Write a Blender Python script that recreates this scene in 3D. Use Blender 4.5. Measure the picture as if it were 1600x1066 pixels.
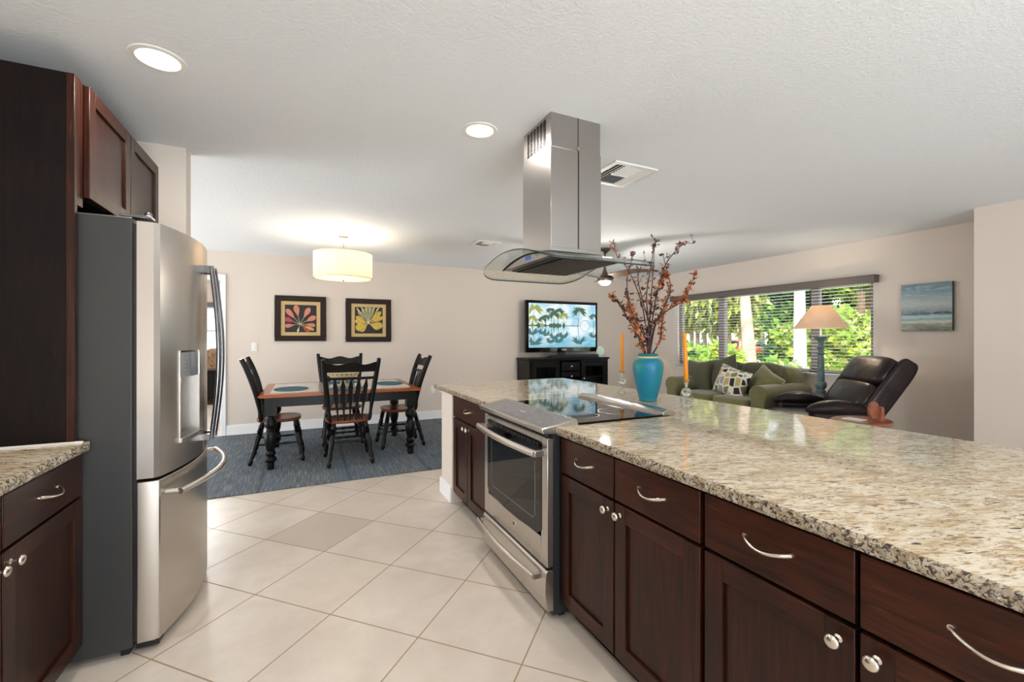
import bpy, bmesh, math, random
from mathutils import Vector, Matrix
R = math.radians
rnd = random.Random(7)
for o in list(bpy.data.objects): bpy.data.objects.remove(o)
scn = bpy.context.scene
COL = scn.collection

# ------------------------------------------------------------ camera
cd = bpy.data.cameras.new('camera'); cam = bpy.data.objects.new('camera', cd); COL.objects.link(cam)
cam.location = (0, 0, 1.33); cam.rotation_euler = (R(90), 0, -R(25.47))
cd.sensor_width = 36; cd.lens = 683.5/1600*36; cd.shift_y = -5/1600; cd.clip_start = .02; cd.clip_end = 300
scn.camera = cam
# ------------------------------------------------------------ colour, sky, sun, window daylight, added fill lamps, exposure
vs = scn.view_settings; vs.view_transform = 'Standard'; vs.look = 'None'; vs.gamma = 1; vs.use_curve_mapping = False
vs.exposure = 0.2
CE = 2.51
wd = bpy.data.worlds.new('sky'); scn.world = wd; wd.use_nodes = True
bg = wd.node_tree.nodes['Background']; bg.inputs[0].default_value = (.80, .90, 1.0, 1); bg.inputs[1].default_value = 2.0
def light(kind, name, loc, power, color=(1,1,1), rot=(0,0,0), **k):
    l = bpy.data.lights.new(name, kind); l.energy = power; l.color = color
    for a, b in k.items(): setattr(l, a, b)
    o = bpy.data.objects.new(name, l); COL.objects.link(o); o.location = loc; o.rotation_euler = rot
    return o
sun = light('SUN', 'sun', (0, 0, 30), 7.0, (1, .95, .84), angle=.03)
sun.rotation_euler = Vector((.62, .30, -.72)).to_track_quat('-Z', 'Y').to_euler()
WARM = (1, .90, .78)
light('AREA', 'rear_fill_lamp', (1.4, -3.35, 1.25), 60, (.90, .96, 1), (R(90), 0, 0), shape='RECTANGLE', size=3.9, size_y=2.2)  # unseen lamp added behind the camera to brighten the room
light('AREA', 'rear_uplight_fill', (1.4, -4.3, .25), 215, (.93, .97, 1), (R(90+38), 0, 0), shape='RECTANGLE', size=3.9, size_y=1.6)  # added fill lamp tilted upward to brighten the ceiling
light('AREA', 'lawn_uplight_fill', (8.0, 4.4, -.12), 260, (.96, 1, .93), (R(180), 0, 0), shape='RECTANGLE', size=2.8, size_y=4.5)  # added lamp hidden below the sill, facing up to lift the living room ceiling
light('AREA', 'side_fill_lamp', (-4.45, 5.3, 1.1), 45, (.92, .97, 1), (0, R(-90), 0), shape='RECTANGLE', size=2.0, size_y=2.9)  # fill lamp added outside the side opening for the dining area
light('AREA', 'side_uplight_fill', (-5.1, 5.3, .2), 150, (.95, .98, 1), (0, R(-90-38), 0), shape='RECTANGLE', size=1.4, size_y=2.9)  # second added lamp, tilted up to light the dining ceiling
light('POINT', 'bedroom_fill_lamp', (-1.6, 9.0, 2.2), 75, (1, .97, .92), shadow_soft_size=.15)  # added point lamp without a fixture, brightens the bedroom
light('AREA', 'bedroom_window_daylight', (-2.1, 11.5, 1.5), 14, (.95, .98, 1), (R(-90), 0, 0), shape='RECTANGLE', size=1.5, size_y=1.0)

# ------------------------------------------------------------ materials
def srgb(r, g, b):
    f = lambda c: (c/255/12.92) if c/255 <= .04045 else ((c/255+.055)/1.055)**2.4
    return (f(r), f(g), f(b), 1)
class NT:
    def __init__(s, name):
        s.m = bpy.data.materials.new(name); s.m.use_nodes = True; s.t = s.m.node_tree
        s.b = s.t.nodes['Principled BSDF']; s.out = s.t.nodes['Material Output']
    def n(s, kind, **k):
        x = s.t.nodes.new(kind)
        for a, v in k.items():
            if a.startswith('_'): setattr(x, a[1:], v)
            elif a.startswith('i'): 
                key = a[1:]; key = int(key) if key.isdigit() else key.replace('_', ' ')
                x.inputs[key].default_value = v
        return x
    def l(s, a, b): s.t.links.new(a, b)
    def coord(s, scale=(1,1,1), rot=(0,0,0), loc=(0,0,0)):
        c = s.n('ShaderNodeTexCoord'); m = s.n('ShaderNodeMapping', iScale=scale, iRotation=rot, iLocation=loc)
        s.l(c.outputs['Object'], m.inputs[0]); return m.outputs[0]
    def noise(s, vec, scale, detail=4, rough=.55, dist=0):
        x = s.n('ShaderNodeTexNoise', iScale=scale, iDetail=detail, iRoughness=rough, iDistortion=dist)
        if vec: s.l(vec, x.inputs['Vector'])
        return x.outputs[0]
    def ramp(s, fac, stops, interp='LINEAR'):
        x = s.n('ShaderNodeValToRGB'); e = x.color_ramp.elements; x.color_ramp.interpolation = interp
        while len(e) < len(stops): e.new(.5)
        for i, (p, c) in enumerate(stops): e[i].position = p; e[i].color = c if len(c) == 4 else (*c, 1)
        s.l(fac, x.inputs[0]); return x.outputs[0]
    def mix(s, f, a, b, mode='MIX'):
        x = s.n('ShaderNodeMix', _data_type='RGBA', _blend_type=mode)
        for i, v in ((0, f), (6, a), (7, b)):
            if hasattr(v, 'is_output'): s.l(v, x.inputs[i])
            else: x.inputs[i].default_value = v
        return x.outputs[2]
    def math(s, op, a, b=0):
        x = s.n('ShaderNodeMath', _operation=op)
        for i, v in ((0, a), (1, b)):
            if hasattr(v, 'is_output'): s.l(v, x.inputs[i])
            else: x.inputs[i].default_value = v
        return x.outputs[0]
    def bump(s, h, strength=.3, dist=.002):
        x = s.n('ShaderNodeBump', iStrength=strength, iDistance=dist); s.l(h, x.inputs['Height']); s.l(x.outputs[0], s.b.inputs['Normal'])
    def col(s, v):
        if hasattr(v, 'is_output'): s.l(v, s.b.inputs['Base Color'])
        else: s.b.inputs['Base Color'].default_value = v
        return s
    def set(s, **k):
        for a, v in k.items():
            i = s.b.inputs[a.replace('_', ' ')]
            if hasattr(v, 'is_output'): s.l(v, i)
            else: i.default_value = v
        return s
def flat(name, c, rough=.5, metal=0, var=.0, scale=30, **k):
    n = NT(name)
    c = srgb(*c) if max(c) > 1.001 else (*c[:3], 1)
    if var:
        v = n.noise(n.coord(), scale, 4)
        n.col(n.mix(n.ramp(v, [(.3, (0,0,0)), (.7, (1,1,1))]), tuple(x*(1-var) for x in c[:3])+(1,), tuple(min(1, x*(1+var)) for x in c[:3])+(1,)))
    else: n.col(c)
    n.set(Roughness=rough, Metallic=metal, **k); return n.m
def emis(name, c, strength):
    n = NT(name); n.col((0,0,0,1)); n.set(Emission_Color=(*c[:3], 1), Emission_Strength=strength); return n.m
def wood(name, dark, mid, axis, rough=.33, scale=1.0, fleck=.25, spec=.28):
    n = NT(name); sc = [38*scale]*3; sc['xyz'.index(axis)] = 2.2*scale
    v = n.coord(tuple(sc)); fs = [190*scale]*3; fs['xyz'.index(axis)] = 9*scale
    g = n.noise(v, 1.6, 8, .65, .6); big = n.noise(n.coord((2.6, 2.6, 2.6)), 1.6, 3, .5, .4); fl = n.noise(n.coord(tuple(fs)), 1, 4, .7)
    c = n.ramp(g, [(.30, srgb(*dark)), (.64, srgb(*mid))])
    c = n.mix(n.ramp(big, [(.38, (0,0,0)), (.66, (.85,.85,.85))]), n.mix(.45, c, srgb(*dark)), c)
    c = n.mix(n.math('MULTIPLY', n.ramp(fl, [(.60, (0,0,0)), (.70, (1,1,1))]), fleck), c, srgb(*[min(255, q*1.6+22) for q in mid]))
    n.col(c); n.set(Roughness=rough, Specular_IOR_Level=spec)
    n.bump(g, .12, .001); return n.m
def glassy(name, tint, gloss=.06, rough=0, refl=1.0):
    n = NT(name); t = n.t
    tr = n.n('ShaderNodeBsdfTransparent'); tr.inputs[0].default_value = (*tint, 1)
    gl = n.n('ShaderNodeBsdfGlossy'); gl.inputs['Roughness'].default_value = rough; gl.inputs[0].default_value = (1,1,1,1)
    lw = n.n('ShaderNodeFresnel', iIOR=1.45); mx = n.n('ShaderNodeMixShader')
    n.l(n.math('MULTIPLY', lw.outputs[0], refl), mx.inputs[0]); n.l(tr.outputs[0], mx.inputs[1]); n.l(gl.outputs[0], mx.inputs[2]); n.l(mx.outputs[0], n.out.inputs[0]); return n.m
def wallpaint(name, c):
    n = NT(name); n.col(srgb(*c)); n.set(Roughness=.75)
    n.bump(n.noise(n.coord(), 120, 3), .12, .002); return n.m
M = {}
M['wall'] = wallpaint('beige_wall_paint', (217, 205, 194))
n = NT('knockdown_ceiling'); n.col(srgb(231, 234, 237)); n.set(Roughness=.85)
n.bump(n.ramp(n.noise(n.coord(), 70, 5, .6), [(.40, (0,0,0)), (.62, (1,1,1))]), .32, .004); M['ceil'] = n.m
M['trim'] = flat('white_trim_paint', (238, 238, 240), .4)
M['white'] = flat('white_plastic', (236, 234, 230), .4)
# floor tiles laid at 45 degrees
n = NT('cream_porcelain_tile'); tc = n.n('ShaderNodeTexCoord'); sp = n.n('ShaderNodeSeparateXYZ'); n.l(tc.outputs['Object'], sp.inputs[0])
S = .4843*math.sqrt(2)
u = n.math('DIVIDE', n.math('SUBTRACT', n.math('ADD', sp.outputs[0], sp.outputs[1]), 2.390), S)
v = n.math('DIVIDE', n.math('SUBTRACT', n.math('SUBTRACT', sp.outputs[1], sp.outputs[0]), 2.158), S)
def edge(x):
    f = n.math('FRACT', x); return n.math('MINIMUM', f, n.math('SUBTRACT', 1, f))
gm = n.math('LESS_THAN', n.math('MINIMUM', edge(u), edge(v)), .0068)
fu, fv = n.math('FLOOR', u), n.math('FLOOR', v)
cb = n.n('ShaderNodeCombineXYZ'); n.l(fu, cb.inputs[0]); n.l(fv, cb.inputs[1])
wn = n.n('ShaderNodeTexWhiteNoise'); n.l(cb.outputs[0], wn.inputs['Vector'])
cl = n.noise(n.coord(), 2.6, 6, .6, .5); cl2 = n.noise(n.coord(), 11, 5, .7)
c = n.mix(n.ramp(cl, [(.35, (0,0,0)), (.7, (1,1,1))]), srgb(203, 190, 178), srgb(220, 210, 199))
c = n.mix(n.math('MULTIPLY', n.ramp(cl2, [(.5, (0,0,0)), (.8, (1,1,1))]), .5), c, srgb(196, 183, 172))
c = n.mix(n.math('MULTIPLY', wn.outputs[0], .35), c, srgb(206, 190, 172))
isg = n.math('MULTIPLY', n.math('COMPARE', fu, 1), n.math('COMPARE', fv, 1)) 
for nd in n.t.nodes:
    if nd.type == 'MATH' and nd.operation == 'COMPARE': nd.inputs[2].default_value = .1
c = n.mix(n.math('MULTIPLY', isg, .75), c, srgb(186, 172, 160))
c = n.mix(gm, c, srgb(160, 138, 112)); n.col(c)
n.set(Roughness=n.mix(gm, (.33,.33,.33,1), (.8,.8,.8,1))); n.bump(n.math('SUBTRACT', 1, gm), .4, .002); M['tile'] = n.m
# rug
n = NT('blue_grey_woven_rug')
a = n.noise(n.coord((60, 3.5, 1)), 1.2, 7, .8); b2 = n.noise(n.coord((90, 110, 1)), 1.5, 3, .7); b3 = n.noise(n.coord((3.4, .35, 1)), 1.1, 2)
c = n.ramp(a, [(.30, srgb(52, 60, 68)), (.45, srgb(88, 98, 106)), (.54, srgb(122, 128, 130)), (.64, srgb(186, 180, 166))])
c = n.mix(n.ramp(b2, [(.35, (0,0,0)), (.7, (.85,.85,.85))]), c, srgb(62, 72, 84))
c = n.mix(n.ramp(b3, [(.4, (0,0,0)), (.62, (.45,.45,.45))]), c, n.mix(.5, c, srgb(66, 94, 120)))
bw = n.n('ShaderNodeTexWave', _wave_type='BANDS', _bands_direction='X', iScale=.42, iDistortion=.25); n.l(n.coord(), bw.inputs[0])
c = n.mix(n.ramp(bw.outputs[1], [(.0, (.8,.8,.8)), (.012, (0,0,0))]), c, n.mix(.6, c, srgb(42, 50, 60))); n.col(c)
n.set(Roughness=.95); n.bump(b2, .6, .004); M['rug'] = n.m
# cabinet wood
M['wz'] = wood('espresso_wood_upright', (15, 7, 5), (68, 30, 15), 'z')
M['wy'] = wood('espresso_wood_level', (15, 7, 5), (74, 33, 17), 'y')
M['wx'] = wood('espresso_panel_wood', (11, 7, 7), (27, 16, 15), 'z', .5, spec=.15, fleck=.4)
M['wgap'] = flat('gap_shade_black', (6, 4, 4), .8, Specular_IOR_Level=.1)  # pure black paints the shade of the door gaps into the carcass
# granite
def granite(name, edge=0):
    n = NT(name); v0 = n.coord((1, 1, 1), (0, 0, R(20))); mp = n.n('ShaderNodeMapping', iScale=(.26, 1, 1)); n.l(v0, mp.inputs[0]); v = mp.outputs[0]
    a = n.noise(v, 24, 6, .7, .8); b = n.noise(v, 85, 5, .7, .9); d = n.noise(v, 120, 4, .65, .5); e = n.noise(v, 5, 3, .5, .3)
    c = n.ramp(a, [(.30, srgb(156, 134, 104)), (.44, srgb(194, 177, 148)), (.58, srgb(214, 203, 183)), (.72, srgb(172, 166, 158))])
    c = n.mix(n.ramp(b, [(.52, (0,0,0)), (.60, (1,1,1))]), c, n.mix(e, srgb(180, 152, 112), srgb(134, 106, 76)))
    c = n.mix(n.ramp(n.noise(v, 66, 5, .7, 1.2), [(.57, (0,0,0)), (.63, (1,1,1))]), c, srgb(116, 90, 66))
    c = n.mix(n.ramp(d, [(.595-edge*.07, (0,0,0)), (.645-edge*.07, (1,1,1))]), c, srgb(70, 60, 54))
    c = n.mix(n.ramp(n.noise(v, 80, 4, .6, .6), [(.60, (0,0,0)), (.70, (.8,.8,.8))]), c, srgb(226, 222, 214))
    n.col(c); n.set(Roughness=.055)
    return n
M['granite'] = granite('cream_and_brown_granite').m
g = granite('chiselled_granite_edge', 1); g.bump(g.noise(g.coord((1,1,1)), 55, 5, .75), 1.0, .02); g.set(Roughness=.22); M['granite_edge'] = g.m
# metals
def steel(name, c, rough, axis='z'):
    n = NT(name); sc = [90]*3; sc['xyz'.index(axis)] = 1.5
    v = n.noise(n.coord(tuple(sc)), 1, 3, .6); n.col(srgb(*c)); n.set(Metallic=1, Roughness=rough, Anisotropic=.35); return n.m
M['steel'] = steel('brushed_stainless_steel', (196, 190, 184), .27)
M['steel_y'] = steel('brushed_stainless_steel_level', (200, 194, 188), .25, 'y')
M['chim'] = steel('hood_stainless_steel', (172, 167, 163), .28)
M['chrome'] = flat('polished_chrome', (215, 213, 210), .12, 1)
M['nickel'] = flat('satin_nickel', (210, 200, 188), .25, 1)
M['darksteel'] = flat('dark_handle_steel', (120, 120, 124), .22, 1)
M['fridge_side'] = flat('charcoal_fridge_cabinet', (46, 45, 45), .45, 0, var=.05, scale=200)
M['hooddark'] = flat('dark_filter_steel', (150, 138, 130), .35, .8)  # darker, warmer steel for the filter baffles
M['rangeside'] = flat('dark_range_cabinet', (34, 36, 39), .4)
M['black'] = flat('black_plastic', (16, 16, 18), .35)
M['blackgloss'] = flat('black_glass', (9, 9, 10), .05, 0, Specular_IOR_Level=.4)
M['panelgrey'] = flat('grey_control_glass', (120, 118, 120), .15, .2)
M['greymark'] = flat('pale_grey_print', (146, 145, 147), .3)
M['ringmark'] = flat('burner_ring_print', (120, 118, 114), .3)
M['pane'] = glassy('clear_window_pane', (.98, .99, .99), refl=.2)
M['hoodglass'] = glassy('curved_hood_glass', (.95, .97, .955), refl=.4)
M['hoodedge'] = flat('dark_green_glass_edge', (42, 54, 52), .15)
n = NT('crystal_glass'); n.col((.93, .97, .95, 1)); n.set(Transmission_Weight=1, Roughness=.0, IOR=1.47); M['crystal'] = n.m
M['blind'] = flat('grey_white_blind_slat', (222, 220, 222), .5)
M['valance'] = flat('taupe_valance', (98, 88, 84), .55, var=.06, scale=60)
M['winframe'] = flat('backlit_grey_window_frame', (120, 112, 112), .5)  # grey paints the backlit look of the mullions into the frame
M['blackpaint'] = flat('black_furniture_paint', (8, 8, 9), .36, var=.15, Specular_IOR_Level=.25)
M['orangewood'] = wood('honey_orange_wood', (128, 62, 26), (182, 100, 50), 'x', .25)
M['redwood'] = wood('chestnut_seat_wood', (96, 46, 28), (140, 74, 46), 'x', .25)
M['traywood'] = wood('mahogany_tray_wood', (128, 70, 48), (172, 104, 76), 'x', .3)
M['tabletile'] = flat('pale_glazed_table_tile', (196, 188, 182), .08, var=.04)
M['teal'] = flat('teal_woven_mat', (52, 98, 112), .8, var=.25, scale=160)
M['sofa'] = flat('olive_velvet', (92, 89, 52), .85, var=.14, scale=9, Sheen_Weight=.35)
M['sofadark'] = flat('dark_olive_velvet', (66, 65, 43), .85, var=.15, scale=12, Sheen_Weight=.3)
M['piping'] = flat('pale_olive_piping', (150, 152, 116), .8)
n = NT('dark_brown_leather'); n.col(n.ramp(n.noise(n.coord(), 5, 4), [(.3, srgb(22, 16, 16)), (.7, srgb(42, 30, 28))])); n.set(Roughness=.34, Specular_IOR_Level=.3)
h1 = n.noise(n.coord(), 4.5, 2, .4, .8); n.bump(h1, .35, .03); M['leather'] = n.m
n = NT('patterned_pillow_cloth'); vo = n.n('ShaderNodeTexVoronoi', iScale=11, iRandomness=.35); n.l(n.coord((1, 1, .8)), vo.inputs['Vector'])
vd = n.n('ShaderNodeTexVoronoi', _feature='DISTANCE_TO_EDGE', iScale=11, iRandomness=.35); n.l(n.coord((1, 1, .8)), vd.inputs['Vector'])
ss = n.n('ShaderNodeSeparateColor'); n.l(vo.outputs['Color'], ss.inputs[0])
c = n.ramp(ss.outputs[0], [(0, srgb(26, 27, 36)), (.27, srgb(168, 148, 92)), (.52, srgb(108, 112, 72)), (.76, srgb(136, 138, 142))], 'CONSTANT')
n.col(n.mix(n.ramp(vd.outputs[0], [(.0, (1,1,1)), (.09, (0,0,0))], 'CONSTANT'), c, srgb(206, 200, 184))); n.set(Roughness=.85); M['patt'] = n.m
def shade_mat(name, c, glow, lo=1.0):
    n = NT(name); n.set(Roughness=.9)
    ln = n.noise(n.coord((60, 60, .6)), 1, 3); n.bump(ln, .2, .003); n.col(n.mix(n.ramp(ln, [(.4, (0,0,0)), (.6, (1,1,1))]), srgb(*[q*lo for q in c]), srgb(*c)))
    tl = n.n('ShaderNodeBsdfTranslucent'); tl.inputs[0].default_value = srgb(*c); mx = n.n('ShaderNodeMixShader', i0=glow)
    n.l(n.b.outputs[0], mx.inputs[1]); n.l(tl.outputs[0], mx.inputs[2]); n.l(mx.outputs[0], n.out.inputs[0]); return n.m
M['drum'] = shade_mat('cream_string_shade', (228, 208, 176), .22, .84)
M['drumdiff'] = shade_mat('frosted_diffuser', (236, 226, 208), .22)
M['lampshade'] = shade_mat('peach_linen_shade', (232, 210, 186), .4)
M['verdigris'] = flat('verdigris_grey_paint', (92, 112, 112), .6, var=.3, scale=20)
M['bronze'] = flat('brushed_bronze_fan', (112, 96, 86), .35, .8)
M['lens'] = emis('lit_lamp_lens', (1, .97, .9), 9)
M['bulb'] = emis('lit_bulb', (1, .84, .62), 14)
M['orange'] = flat('orange_wax', (238, 146, 14), .4)
n = NT('turquoise_glaze'); n.col(n.mix(n.ramp(n.noise(n.coord((1,1,.6)), 9, 4, .6, .5), [(.35, (0,0,0)), (.65, (1,1,1))]), srgb(24, 124, 168), srgb(20, 142, 138))); n.set(Roughness=.38); n.bump(n.noise(n.coord(), 60, 4), .25, .003); M['vase'] = n.m
M['vaserim'] = flat('green_rim_glaze', (34, 116, 116), .35, var=.3, scale=14)
M['raffia'] = flat('natural_raffia', (214, 196, 158), .8)
M['twig'] = flat('dark_brown_twig', (70, 50, 46), .8, var=.3, scale=60)
M['rust'] = flat('rust_orange_petal', (174, 100, 56), .7, var=.25, scale=40)
M['mauve'] = flat('dusty_mauve_petal', (134, 98, 96), .8, var=.2, scale=40)
M['brownpetal'] = flat('dark_brown_pod', (84, 52, 40), .75, var=.2, scale=40)
# ------------------------------------------------------------ mesh helpers
class MB:
    def __init__(s): s.v = []; s.f = []; s.mi = []; s.sm = []
    def add(s, vs, fs, m=0, sm=False):
        b = len(s.v); s.v += [tuple(x) for x in vs]; s.f += [tuple(b+i for i in f) for f in fs]; s.mi += [m]*len(fs); s.sm += [sm]*len(fs); return s
    def box(s, x0, x1, y0, y1, z0, z1, m=0):
        return s.add([(x0,y0,z0),(x1,y0,z0),(x1,y1,z0),(x0,y1,z0),(x0,y0,z1),(x1,y0,z1),(x1,y1,z1),(x0,y1,z1)],
                     [(0,3,2,1),(4,5,6,7),(0,1,5,4),(1,2,6,5),(2,3,7,6),(3,0,4,7)], m)
    def rings(s, rings, m=0, sm=True, closed=True, cap=True):
        n = len(rings[0]); vs = [p for r in rings for p in r]; fs = []
        for i in range(len(rings)-1):
            for j in range(n if closed else n-1):
                k = (j+1) % n; fs.append((i*n+j, i*n+k, (i+1)*n+k, (i+1)*n+j))
        s.add(vs, fs, m, sm)
        if cap and closed:
            s.add(rings[0], [tuple(range(n))[::-1]], m, False); s.add(rings[-1], [tuple(range(n))], m, False)
        return s
    def lathe(s, prof, c=(0,0,0), seg=24, m=0, axis='z', cap=True):
        rs = []
        for r, z in prof:
            ring = []
            for j in range(seg):
                a = 2*math.pi*j/seg; p = (r*math.cos(a), r*math.sin(a), z)
                if axis == 'x': p = (p[2], p[0], p[1])
                if axis == 'y': p = (p[0], p[2], p[1])
                ring.append((c[0]+p[0], c[1]+p[1], c[2]+p[2]))
            rs.append(ring)
        return s.rings(rs, m, True, True, cap)
    def tube(s, path, r, seg=8, m=0, flatten=1.0):
        P = [Vector(p) for p in path]; rr = r if isinstance(r, (list, tuple)) else [r]*len(P); rs = []; up = None
        for i, p in enumerate(P):
            d = (P[min(i+1, len(P)-1)]-P[max(i-1, 0)]).normalized()
            if up is None: up = Vector((0,0,1)) if abs(d.z) < .9 else Vector((1,0,0))
            a = d.cross(up).normalized(); up = a.cross(d).normalized()
            rs.append([tuple(p+a*math.cos(t)*rr[i]+up*math.sin(t)*rr[i]*flatten) for t in [2*math.pi*k/seg for k in range(seg)]])
        return s.rings(rs, m)
    def turned(s, p0, p1, prof, seg=12, m=0):           # lathe profile (t along, radius) between two points
        p0, p1 = Vector(p0), Vector(p1); d = (p1-p0).normalized(); a = d.orthogonal().normalized(); b = d.cross(a)
        rs = [[tuple(p0.lerp(p1, t)+a*math.cos(q)*r+b*math.sin(q)*r) for q in [2*math.pi*k/seg for k in range(seg)]] for t, r in prof]
        return s.rings(rs, m)
    def prism(s, poly, axis, d0, d1, m=0):               # 2-D polygon extruded along an axis
        def mk(p, d):
            return {'x': (d, p[0], p[1]), 'y': (p[0], d, p[1]), 'z': (p[0], p[1], d)}[axis]
        a = [mk(p, d0) for p in poly]; b = [mk(p, d1) for p in poly]; n = len(poly)
        s.add(a+b, [(i, (i+1) % n, n+(i+1) % n, n+i) for i in range(n)]+[tuple(range(n))[::-1], tuple(range(n, 2*n))], m); return s
    def cushion(s, c, size, e=.35, m=0, rot=None, seg=(20, 14), puff=1.0, pinch=0):   # superellipsoid
        cx, cy, cz = c; ax, ay, az = [q/2 for q in size]; f = lambda t, p: math.copysign(abs(t)**p, t); rs = []
        for i in range(seg[1]+1):
            ph = -math.pi/2+math.pi*i/seg[1]; ring = []
            for j in range(seg[0]):
                th = 2*math.pi*j/seg[0]
                x = ax*f(math.cos(ph), e)*f(math.cos(th), e); y = ay*f(math.cos(ph), e*1.0)*f(math.sin(th), e); z = az*f(math.sin(ph), e)
                if pinch: 
                    k = 1-pinch*(abs(x/ax)*abs(z/az)); y *= k
                p = Vector((x, y, z)); p = rot @ p if rot else p
                ring.append((cx+p.x, cy+p.y, cz+p.z))
            rs.append(ring)
        return s.rings(rs, m)
    def xf(s, mat):
        s.v = [tuple(mat @ Vector(p)) for p in s.v]; return s
    def build(s, name, mats, parent=None, bevel=0, seg=2, loc=None, local=False, angle=40, subsurf=0):
        me = bpy.data.meshes.new(name); off = Vector((0,0,0)); vs = s.v
        if not local:
            root = parent
            while root is not None and root.parent: root = root.parent
            if root is not None:
                inv = (Matrix.Translation(root.location) @ root.rotation_euler.to_matrix().to_4x4()).inverted(); vs = [tuple(inv @ Vector(p)) for p in vs]
            elif loc: vs = [tuple(Vector(p)-Vector(loc)) for p in vs]
        me.from_pydata(vs, [], s.f)
        ml = mats if isinstance(mats, (list, tuple)) else [mats]
        for q in ml: me.materials.append(M[q] if isinstance(q, str) else q)
        me.polygons.foreach_set('material_index', s.mi); me.polygons.foreach_set('use_smooth', [True]*len(s.f) if (any(s.sm) or bevel or subsurf) else [False]*len(s.f)); me.update()
        bm = bmesh.new(); bm.from_mesh(me); bmesh.ops.remove_doubles(bm, verts=bm.verts, dist=1e-5); bmesh.ops.recalc_face_normals(bm, faces=bm.faces); bm.to_mesh(me); bm.free()
        if (any(s.sm) or bevel) and not subsurf: me.set_sharp_from_angle(angle=R(angle))
        o = bpy.data.objects.new(name, me); COL.objects.link(o)
        if parent: o.parent = parent
        elif loc: o.location = loc
        if bevel:
            b = o.modifiers.new('bevel', 'BEVEL'); b.width = bevel; b.segments = seg; b.limit_method = 'ANGLE'; b.angle_limit = R(35)
        if subsurf:
            q = o.modifiers.new('sub', 'SUBSURF'); q.levels = subsurf; q.render_levels = subsurf
        return o
def B(x0, x1, y0, y1, z0, z1, m=0): return MB().box(x0, x1, y0, y1, z0, z1, m)
def tag(o, label, cat, group=None, kind=None):
    o['label'] = label; o['category'] = cat
    if group: o['group'] = group
    if kind: o['kind'] = kind
    return o
def thing(name, label, cat, loc=(0,0,0), rz=0, group=None):
    o = bpy.data.objects.new(name, None); COL.objects.link(o); o.location = loc; o.rotation_euler = (0, 0, rz); o.empty_display_size = .1
    return tag(o, label, cat, group)
def struct(name, mb, mats, parent=None, **k):
    o = mb.build(name, mats, parent, **k)
    if not parent: o['kind'] = 'structure'
    return o
def sempty(name, loc):
    o = bpy.data.objects.new(name, None); COL.objects.link(o); o.location = loc; o['kind'] = 'structure'; return o
def copy_tree(o, parent=None):
    c = o.copy(); COL.objects.link(c); c.parent = parent
    for ch in [q for q in bpy.data.objects if q.parent == o and q is not c]: copy_tree(ch, c)
    return c
def text_mesh(body, size, depth=.0005):
    cu = bpy.data.curves.new('t', 'FONT'); cu.body = body; cu.size = size; cu.extrude = depth; cu.align_x = 'CENTER'; cu.align_y = 'CENTER'
    ob = bpy.data.objects.new('t', cu); COL.objects.link(ob); bpy.context.view_layer.update()
    me = ob.to_mesh(); mb = MB(); mb.add([tuple(v.co) for v in me.vertices], [tuple(p.vertices) for p in me.polygons]); ob.to_mesh_clear(); bpy.data.objects.remove(ob); return mb
def rect_hole(axis, c0, c1, a0, a1, z0, z1, ha0, ha1, hz0, hz1, m=0):   # a wall slab with one opening
    mb = MB(); f = (lambda p0, p1, q0, q1: mb.box(c0, c1, p0, p1, q0, q1, m)) if axis == 'x' else (lambda p0, p1, q0, q1: mb.box(p0, p1, c0, c1, q0, q1, m))
    f(a0, ha0, z0, z1); f(ha1, a1, z0, z1)
    if hz0 > z0: f(ha0, ha1, z0, hz0)
    if hz1 < z1: f(ha0, ha1, hz1, z1)
    return mb

# ------------------------------------------------------------ the room
YB, XW = 7.05, 6.14
struct('floor', B(-4.2, 6.3, -3.2, 11.4, -.1, 0), 'tile', loc=(0,0,0))
struct('ceiling', B(-4.2, 6.3, -3.2, 11.4, CE, CE+.15), 'ceil', loc=(0,0,0))
struct('wall_dining', rect_hole('y', YB, YB+.12, -4.2, 6.14, 0, CE, -1.93, -1.012, 0, 2.13), 'wall')
struct('wall_front', rect_hole('x', XW, XW+.16, 1.79, YB+.12, 0, CE, 2.86, 5.88, .86, 2.03), 'wall')
struct('wall_living', B(5.52, 6.3, -3.2, 1.79, 0, CE), 'wall')
struct('wall_kitchen', B(-1.62, -1.5, -3.2, 3.33, 0, CE), 'wall')
struct('wall_refrigerator', B(-4.2, -.66, 3.33, 3.45, 0, CE), 'wall')
struct('wall_dining_side', rect_hole('x', -4.2, -4.08, 3.45, 11.4, 0, CE, 3.85, 6.75, 0, 2.15), 'wall')
struct('wall_rear', rect_hole('y', -3.2, -3.08, -1.62, 5.52, 0, CE, -.6, 3.4, 0, 2.2), 'wall')
struct('wall_bedroom', rect_hole('y', 11.28, 11.4, -4.08, 6.3, 0, CE, -2.9, -1.35, .95, 2.05), 'wall')
struct('wall_bedroom_side', B(1.2, 1.32, YB+.12, 11.28, 0, CE), 'wall')
def base(name, x0, x1, y0, y1): 
    mb = B(x0, x1, y0, y1, 0, .115); dx, dy = (x1-x0), (y1-y0)
    if dx > dy: mb.box(x0, x1, y0+.004, y1, .115, .135)
    else: mb.box(x0+.004, x1-.004, y0, y1, .115, .135)
    return struct(name, mb, 'trim', bevel=.003)
base('baseboard_dining', -.95, 6.14, YB-.016, YB); base('baseboard_front', XW-.016, XW, 1.79, YB-.016); base('baseboard_living', 5.504, 5.52, -3.08, 1.79)
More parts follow.
